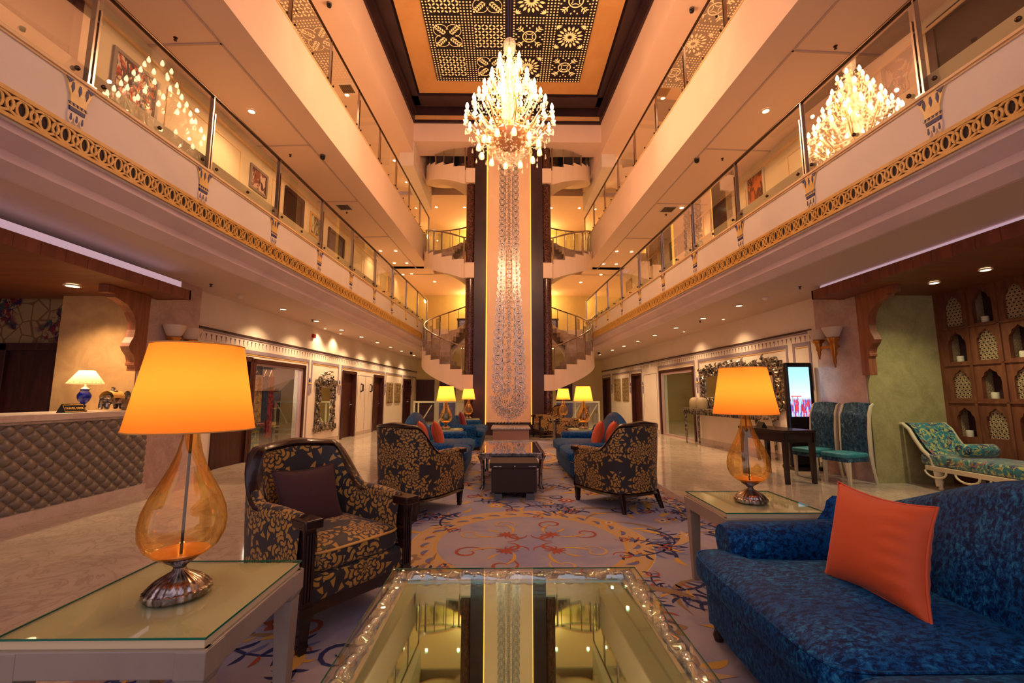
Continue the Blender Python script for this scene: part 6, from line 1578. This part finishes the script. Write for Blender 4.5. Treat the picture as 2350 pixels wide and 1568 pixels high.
# ================================================================== CARVED SCREEN WALL (right)
T = SP('R'); D7 = 7.0
scr = thing('carved_wall_screen', 'carved brown wall unit of arched niches on the far right', 'wall unit', T(5, D7, 0))
fr = B(T); jl = B(T); jg = B(T)
pit, s_c = 0.385, 6.00; rows = [(0.71, 1.11), (1.255, 1.675), (1.79, 2.22), (2.32, 2.78)]; rows = [(0.70, 1.12), (1.25, 1.67), (1.79, 2.23), (2.32, 2.79)]
ncol = 9
def arch_pts(w, z0, z1):
    # multifoil arch, half widths
    H = z1 - z0; pts = [(-w, z0), (-w, z0 + H * 0.58), (-w * 0.93, z0 + H * 0.70), (-w * 0.70, z0 + H * 0.76), (-w * 0.62, z0 + H * 0.86), (-w * 0.28, z0 + H * 0.92), (0, z1)]
    return pts + [(-x, z) for x, z in pts[-2::-1]]
for c_ in range(ncol):
    s = s_c - pit * c_
    for r, (z0, z1) in enumerate(rows):
        zl, zu = (0.42 if r == 0 else (rows[r - 1][1] + z0) / 2 + 0.0), (2.92 if r == 3 else (z1 + rows[r + 1][0]) / 2)
        ap = arch_pts(0.122, z0, z1); k = len(ap)
        outer = [(-pit / 2, zl), (-pit / 2, zu), (pit / 2, zu), (pit / 2, zl)]
        # front plate with an arched opening : quads from arch to cell edge
        ring = []
        for (x, z) in ap:
            if z <= z0 + 1e-6: ring.append((x / 0.122 * pit / 2, zl))
            elif abs(x) > 0.12: ring.append((x / abs(x) * pit / 2, z))
            elif abs(x) > 0.11: ring.append((x / abs(x) * pit / 2, zu))
            else: ring.append((x / 0.122 * pit / 2 * 1.0, zu))
        vs = [T(s + x, D7 - 0.0, z) for x, z in ap] + [T(s + x, D7 - 0.0, z) for x, z in ring] + [T(s + x, D7 + 0.06, z) for x, z in ap]
        o = len(fr.v); fr.v += vs
        for i in range(k - 1):
            fr.f.append([o + i, o + i + 1, o + k + i + 1, o + k + i]); fr.m.append(0); fr.f.append([o + i, o + 2 * k + i, o + 2 * k + i + 1, o + i + 1]); fr.m.append(0)
        fr.f.append([o, o + k - 1, o + 2 * k - 1, o + k]); fr.m.append(0); fr.f.append([o, o + 2 * k, o + 3 * k - 1, o + k - 1]); fr.m.append(0)
        # raised mouldings round each cell
        for a in ((s - pit / 2, s - pit / 2 + 0.035, zl, zu), (s - pit / 2, s + pit / 2, zl, zl + 0.02)): fr.box(a[0], a[1], D7 - 0.02, D7, a[2], a[3])
        isj = (c_ + r) % 2 == 1
        if isj:
            F = lambda u, v, h: (s + u, D7 + 0.035 - h, v)
            q = arch_pts(0.122, z0, z1)
            # lattice: field of small hexagonal rosettes with pierced centres
            st = 0.052; j = 0; z = z0 + 0.026
            def inside(x, z):
                H = z1 - z0; t = (z - z0) / H
                w = 0.122 if t < 0.58 else (0.122 - 0.04 * (t - 0.58) / 0.16 if t < 0.74 else 0.08 - 0.078 * (t - 0.74) / 0.26)
                return abs(x) < w - 0.004
            jl.prism(q, F, -0.012, -0.006)
            while z < z1 - 0.01:
                x = -0.122 + (0.026 if j % 2 else 0.0)
                while x < 0.124:
                    if inside(x * 0.9, z):
                        jl.ribbon(arc(x, z, 0.021, 0, 2 * pi, 6)[:-1], 0.009, F, -0.006, 0.004, 0, closed=True)
                        jg.prism([(x + 0.010 * cos(t * pi / 3), z + 0.010 * sin(t * pi / 3)) for t in range(6)], F, -0.004, 0.001)
                    x += st
                j += 1; z += 0.045
        else:
            fr.box(s - 0.15, s + 0.15, D7 + 0.20, D7 + 0.21, z0 - 0.02, z1 + 0.02, 1)      # niche back
            fr.box(s - 0.15, s - 0.14, D7 + 0.02, D7 + 0.21, z0 - 0.02, z1 + 0.02, 1); fr.box(s - 0.15, s + 0.15, D7 + 0.05, D7 + 0.21, z0 - 0.02, z0, 0); fr.box(s - 0.15, s + 0.15, D7 + 0.05, D7 + 0.21, z1 + 0.0, z1 + 0.02, 1)
            # lattice side wall at the far side of the niche
            F = lambda u, v, h: (s + 0.14 - h, D7 + 0.03 + u, v)
            jl.box(s + 0.14, s + 0.15, D7 + 0.02, D7 + 0.2, z0, z1)
            for a in range(4):
                for c2 in range(8): jl.ribbon(arc(0.02 + a * 0.045, z0 + 0.04 + c2 * 0.05, 0.018, 0, 2 * pi, 6)[:-1], 0.007, F, 0, 0.004, 0, closed=True)
fr.box(0.5, s_c + 0.19, D7 - 0.015, D7 + 0.2, 0.0, 0.42); fr.box(0.5, s_c + 0.19, D7 - 0.02, D7 + 0.2, 2.91, 3.05); fr.box(s_c + 0.19, s_c + 0.6, D7 - 0.0, D7 + 0.2, 0, 3.05)
fr.box(0.5, 2.4, D7, D7 + 0.2, 0, 3.05)
fr.build('screen_frame', [carvwood, mat('niche_back', (66, 40, 44), 0.7)], scr, weld=False)
jl.build('lattice', cloudy('ivory_lattice', (186, 160, 118), (170, 146, 106), 5, 0.5), scr, weld=False); (jg.build('lattice_piercings', darkgap, scr, weld=False))['kind'] = 'stuff'
bwl = B(T); bwl.box(-1.0, 6.7, D7 + 0.22, D7 + 0.4, 0, 3.05); struct('wall_right', bwl, MT['niche_back'])
for c_ in range(5):
    for r, (z0, z1) in enumerate(rows):
        if (c_ + r) % 2 == 1: continue
        s = s_c - pit * c_ + 0.03
        b = B(T); p = T(s, D7 + 0.07, z0); b.T = ident; b.lathe([(0, 0), (0.040, 0), (0.042, 0.005), (0.042, 0.085), (0.036, 0.088), (0.03, 0.08), (0, 0.078)], p, 20)
        b.tube([(p[0], p[1], p[2] + 0.078), (p[0], p[1], p[2] + 0.095)], 0.002, 5, 1)
        tag(b.build('pillar_candle', [mat('ivory_wax', (226, 216, 186), 0.5), black], loc=p, smooth=True), 'ivory pillar candle in the %s row of niches, %s column from the marble corner' % (('lowest', 'second', 'third', 'top')[r], ORD[c_] if c_ else 'first'), 'candle', 'candles in the carved screen')

# chaise longue before it
ch = thing('chaise_longue', 'peacock patterned chaise with a scrolled end and pale carved frame by the right niche wall', 'chaise longue', (6.35, 5.3, 0))
def cz(y): return 0
xa, xb = 5.95, 6.62
b = B(); b.box(xa, xb, 3.2, 6.32, 0.32, 0.47); b.build('seat', peacockm, ch, bevel=0.03, smooth=True)
b = B()
sc = [(6.28, 0.42), (6.40, 0.52), (6.50, 0.66), (6.58, 0.80), (6.67, 0.87), (6.77, 0.86), (6.80, 0.80)]
def rollf(u, v):
    k = v * (len(sc) - 1); i = min(int(k), len(sc) - 2); f = k - i
    return (lerp(xa + 0.06, xb - 0.05, u), lerp(sc[i][0], sc[i + 1][0], f) - 0.0, lerp(sc[i][1], sc[i + 1][1], f) + 0.02)
yo = 0.12
b.grid(16, 30, lambda u, v: (rollf(u, v)[0], rollf(u, v)[1] - 0.26 + yo, rollf(u, v)[2])); b.grid(16, 30, lambda u, v: (rollf(u, v)[0], rollf(u, v)[1] - 0.20 + yo, rollf(u, v)[2] - 0.03)); b.build('scroll_end', peacockm, ch, smooth=True)
b = B()
for x in (xa + 0.02, xb - 0.02):
    b = B(); b.tube([(x, y - 0.23 + yo, z) for y, z in [(6.22, 0.05), (6.24, 0.25)] + sc + [(6.80, 0.76), (6.76, 0.76)]], [0.03, 0.028] + [0.026] * 7 + [0.03, 0.012], 10)
    b.build('scroll_frame', ivoryf, ch, smooth=True)
b = B(); b.box(xa - 0.015, xb + 0.01, 3.2, 6.25, 0.255, 0.32); b.build('side_rail', ivoryf, ch, bevel=0.008)
b = B()
for i in range(7): b.tube([(xa - 0.015, 6.1 - 0.42 * i + 0.15 * cos(t), 0.255 - 0.09 * sin(t)) for t in [pi * j / 10 for j in range(11)]], 0.014, 6)
b.build('carved_festoon', ivoryf, ch, smooth=True)
for x in (xa + 0.04, xb - 0.04):
    for y in (6.10, 3.3):
        b = B(); b.lathe([(0, 0), (0.018, 0), (0.03, 0.02), (0.02, 0.05), (0.034, 0.12), (0.022, 0.15), (0.04, 0.2), (0.04, 0.26), (0, 0.26)], (x, y, 0), 14); b.build('leg', ivoryf, ch, smooth=True)
bo = B(); bo.tube([(xa + 0.12, 5.86, 0.565), (xa + 0.14, 5.86, 0.565), (xb - 0.10, 5.86, 0.565), (xb - 0.08, 5.86, 0.565)], [0.07, 0.085, 0.085, 0.07], 20)
tag(bo.build('bolster_cushion', peacockm, loc=(6.3, 5.86, 0.565), smooth=True), 'peacock patterned bolster on the chaise beside the green marble wall', 'cushion')

# digital kiosk
kx, ky = 5.27, 7.75
ki = thing('digital_kiosk', 'tall black display kiosk showing a blue and red picture, behind the dark desk', 'display kiosk', (kx, ky, 0))
b = B(); b.box(kx - 0.25, kx + 0.25, ky, ky + 0.09, 0.06, 1.88); b.build('housing', black, ki, bevel=0.03)
B().box(kx - 0.27, kx + 0.27, ky - 0.12, ky + 0.26, 0, 0.06).build('base', black, ki, bevel=0.01)
def screenmat():
    m = mat('kiosk_picture', (10, 10, 10), 0.2); t = NT(m); co = t.coord('Object'); sp = t.n('SeparateXYZ'); t.l(co, sp.inputs[0]); z = sp.outputs[2]
    sky = t.mix(t.step(z, 1.15, 1.75), (206, 236, 244), (150, 206, 232)); low = t.mix(t.step(t.noise(t.coord('Object', (8, 1, 3)), 3, 4), 0.45, 0.55), (70, 80, 170), (196, 60, 70))
    low2 = t.mix(t.step(t.noise(t.coord('Object', (14, 1, 2)), 2, 2), 0.5, 0.52), low, (160, 190, 236))
    fz = t.step(z, 1.20, 1.28); c = t.mix(fz, low2, sky)
    t.l(c, t.p.inputs['Emission Color']); t.p.inputs['Emission Strength'].default_value = 0.85; return m
B().box(kx - 0.20, kx + 0.17, ky - 0.006, ky - 0.001, 0.92, 1.80).build('screen', screenmat(), ki)
b = B(); F = lambda u, v, h: (kx + u, ky - 0.006 - h, v)
tower = mat('screen_image_red', (180, 30, 40), 0.3, emis=(190, 40, 50), estr=0.7)
b.box(kx - 0.19, kx + 0.0, ky - 0.009, ky - 0.006, 1.270, 1.285)
for x, w_, h_ in ((-0.16, 0.004, 0.25), (-0.12, 0.006, 0.20), (-0.07, 0.005, 0.25), (0.0, 0.015, 0.12), (0.05, 0.008, 0.08)): b.box(kx + x - w_, kx + x + w_, ky - 0.009, ky - 0.006, 1.02, 1.02 + h_)
for i in range(12): b.box(kx + 0.0 + 0.012 * (i % 6), kx + 0.006 + 0.014 * (i % 6), ky - 0.009, ky - 0.006, 0.99 + 0.02 * (i // 6), 1.004 + 0.02 * (i // 6))
b.build('screen_skyline', tower, ki)
# dark writing desk
wd_ = thing('writing_desk', 'espresso wood writing desk in front of the display kiosk', 'desk', (4.15, 6.9, 0))
P = [(3.72, 7.15), (4.62, 6.55)]
cx0, cy0, rz_ = 4.30, 7.02, radians(7); 
b = B(); hw_, hd = 0.27, 0.52
def dT(x, y, z): return (cx0 + x * cos(rz_) - y * sin(rz_), cy0 + x * sin(rz_) + y * cos(rz_), z)
b.T = dT; b.box(-hw_, hw_, -hd, hd, 0.745, 0.78); b.build('desk_top', darkwood, wd_, bevel=0.004)
b = B(dT); b.box(-hw_ + 0.02, hw_ - 0.02, -hd + 0.02, -hd + 0.05, 0.60, 0.745); b.box(-hw_ + 0.02, hw_ - 0.02, hd - 0.05, hd - 0.02, 0.60, 0.745); b.box(-hw_ + 0.02, -hw_ + 0.05, -hd, hd, 0.60, 0.745); b.box(hw_ - 0.05, hw_ - 0.02, -hd, hd, 0.60, 0.745); b.build('apron', darkwood, wd_)
for sx in (-1, 1):
    for sy in (-1, 1):
        b = B(dT); x, y = sx * (hw_ - 0.05), sy * (hd - 0.05); b.tbox(x - 0.034, x + 0.034, y - 0.034, y + 0.034, 0, 0.745, 0.75); b.build('leg', darkwood, wd_)
b = B(); b.prism([(-0.05, 0), (0.05, 0), (0, 0.09)], lambda u, v, h: (4.14 + u, 7.1 + h, 0.78 + v), -0.08, 0.08); tag(b.build('tent_card', black, loc=(4.14, 6.95, 0.78)), 'small black tent card on the dark writing desk', 'sign')
# high-backed chairs
def parsons(label, loc, rz):
    root = thing('dining_chair', label, 'chair', loc, rz)
    b = B(LOCAL); b.box(-0.24, 0.24, -0.27, 0.20, 0.385, 0.455); b.build('seat', turq, root, bevel=0.025, smooth=True)
    b = B(LOCAL); b.box(-0.235, 0.235, -0.26, 0.2, 0.33, 0.39); b.build('seat_apron', chairv, root, bevel=0.015)
    b = B(LOCAL)
    def bk(u, v):
        x = lerp(-0.225, 0.225, u); z = lerp(0.40, 1.17, v); y = 0.20 + 0.05 * v + 0.10 * sstep(0.72, 1, v) - 0.02 * sin(pi * u); return (x, y, z + 0.02 * sin(pi * u) * v)
    b.grid(14, 16, bk); b.grid(14, 16, lambda u, v: tuple(a + o for a, o in zip(bk(u, v), (0, 0.06, 0)))); 
    b.grid(14, 2, lambda u, v: tuple(a + o for a, o in zip(bk(u, 1), (0, 0.06 * v, 0))))
    b.build('backrest', chairv, root, smooth=True)
    for sx in (-1, 1):
        b = B(LOCAL); b.tube([(sx * 0.235, 0.33, 0.0), (sx * 0.24, 0.27, 0.22), (sx * 0.24, 0.235, 0.42), (sx * 0.24, 0.25, 0.75), (sx * 0.24, 0.28, 1.0), (sx * 0.24, 0.34, 1.13), (sx * 0.24, 0.40, 1.165)], [0.022, 0.028, 0.034, 0.036, 0.034, 0.028, 0.02], 8, flat=0.8); b.build('side_frame', ivoryf, root, smooth=True)
        b = B(LOCAL); b.tbox(sx * 0.205 - 0.026, sx * 0.205 + 0.026, -0.25, -0.20, 0, 0.34, 0.7); b.build('leg', ivoryf, root)
    return root
p0 = parsons('high backed blue velvet chair nearest the pillar beside the dark desk', (5.10, 6.61, 0), radians(-72))
p0.scale = (0.84, 0.95, 1.0)
dup(p0, (5.01, 7.15, 0), radians(-72), 'high backed blue velvet chair nearest the kiosk beside the dark desk')
# silver console under the mirror and the domed jar
co_ = thing('console_table', 'long silvered console table under the wide mirror on the right wall', 'console table', T(10.3, 5.65, 0))
b = B(T); b.box(8.5, 11.9, 5.45, 5.93, 0.90, 0.95); b.build('table_top', silvfoil, co_, bevel=0.008)
b = B(T); b.box(8.55, 11.85, 5.48, 5.5, 0.80, 0.90)
s = 8.6
while s < 11.8: b.box(s, s + 0.03, 5.468, 5.48, 0.80, 0.90); s += 0.07
b.box(8.55, 8.57, 5.48, 5.93, 0.8, 0.9); b.box(11.83, 11.85, 5.48, 5.93, 0.8, 0.9); b.build('fluted_apron', silvfoil, co_)
for s in (8.62, 11.78):
    for d in (5.52, 5.88):
        p = T(s, d, 0); b = B(); b.lathe([(0, 0), (0.02, 0), (0.028, 0.03), (0.018, 0.06), (0.026, 0.2), (0.034, 0.5), (0.022, 0.56), (0.038, 0.62), (0.03, 0.68), (0.042, 0.74), (0.042, 0.8), (0, 0.8)], (p[0], p[1], 0), 14); b.build('leg', silvfoil, co_, smooth=True)
for i, s in enumerate((11.55, 11.15)):
    p = T(s, 5.68, 0.95); b = B(); b.lathe([(0, 0), (0.13, 0), (0.14, 0.02), (0.14, 0.16), (0.125, 0.22), (0.09, 0.27), (0.04, 0.29), (0, 0.295)], p, 24)
    tag(b.build('domed_jar', mat('stone_jar', (150, 132, 100), 0.5), loc=p, smooth=True), '%s domed stone jar on the console below the right mirror' % ('farther', 'nearer')[i], 'jar')
# lower panelled wall behind console is the wall itself; rear area furnishing
gb = thing('stair_glass_barrier', 'white framed glass barrier behind the left middle sofa near the stairs', 'barrier', (-2.2, 15.6, 0))
b = B()
for x in (-3.25, -3.1, -2.2, -1.35): b.box(x, x + 0.05, 15.6, 15.65, 0, 1.05)
b.box(-3.25, -1.3, 15.58, 15.68, 1.03, 1.09); b.box(-3.2, -1.35, 15.61, 15.64, 0.05, 0.12)
for k in range(3): b.tube([(-3.0 + 0.6 * k, 15.62, 0.3), (-2.6 + 0.6 * k, 15.62, 0.95)], 0.02, 6)
b.build('frame', mat('mint_white_paint', (216, 220, 180), 0.4), gb)
B().add([(-3.2, 15.63, 0.1), (-1.35, 15.63, 0.1), (-1.35, 15.63, 1.03), (-3.2, 15.63, 1.03)], [(0, 1, 2, 3)]).build('glass_pane', glassm, gb)
gb2 = dup(gb, (2.35 + 0.1, 15.6, 0), None, 'white framed glass barrier behind the right armchairs near the stairs')
# rear wall openings
for i, (x, w_, z1) in enumerate(((-4.0, 0.45, 2.05), (-2.9, 0.4, 2.0), (2.95, 0.4, 2.05))):
    b = B(); b.box(x - w_, x + w_, 21.93, 22.0, 0, z1); o = struct('door_%d' % (n + 2 + i), b, mahog)
for x, w_ in ((-3.5, 'left'), (3.5, 'right')):
    b = B(); b.box(x - 0.14, x + 0.14, 21.96, 22.0, 1.35, 1.85); tag(b.build('framed_print', ivoryf, loc=(x, 21.97, 1.35)), 'small pale framed print on the far rear wall at the %s' % w_, 'picture')
for sg in (-1, 1):     # console, plant on the first floor landing behind the stairs
    x = AX + sg * 1.55; root = thing('landing_console', 'dark low console on the first floor landing behind the %s staircase' % ('left' if sg < 0 else 'right'), 'console table', (x, 19.6, 4.035))
    B(LOCAL).box(-0.75, 0.75, -0.2, 0.2, 0.62, 0.70).build('table_top', darkwood, root); B(LOCAL).box(-0.7, 0.7, -0.15, 0.15, 0.35, 0.62).build('drawer_band', silver, root)
    for a in (-0.68, 0.68): B(LOCAL).box(a - 0.04, a + 0.04, -0.16, 0.16, 0, 0.62).build('leg', darkwood, root)
    for lv, zz in ((0, 4.74), (1, 7.46)):
        xp = AX + sg * 1.62; root = thing('leafy_plant', 'leafy green plant on the %s floor landing by the %s granite column' % (('first', 'second')[lv], 'left' if sg < 0 else 'right'), 'plant', (xp, 19.5 if lv == 0 else 18.6, zz))
        B(LOCAL).lathe([(0, 0), (0.06, 0), (0.08, 0.16), (0.07, 0.16), (0, 0.14)], n=14).build('pot', darkwood, root, smooth=True)
        b = B(LOCAL); rr = random.Random(sg * 7 + lv + 20)
        for k in range(46):
            a = rr.random() * 6.28; L = rr.uniform(0.25, 0.6); e = rr.uniform(0.3, 1.3); w_ = 0.03
            pts = [(L * t * cos(a) * cos(e * t), L * t * sin(a) * cos(e * t), 0.15 + (0.75 * L * t) * 1.3 - 0.5 * L * t * t) for t in (0, 0.35, 0.7, 1.0)]
            b.tube(pts, [0.004, 0.028, 0.024, 0.003], 4, flat=0.2)
        b.build('foliage', mat('leaf_green', (50, 84, 34), 0.6), root)
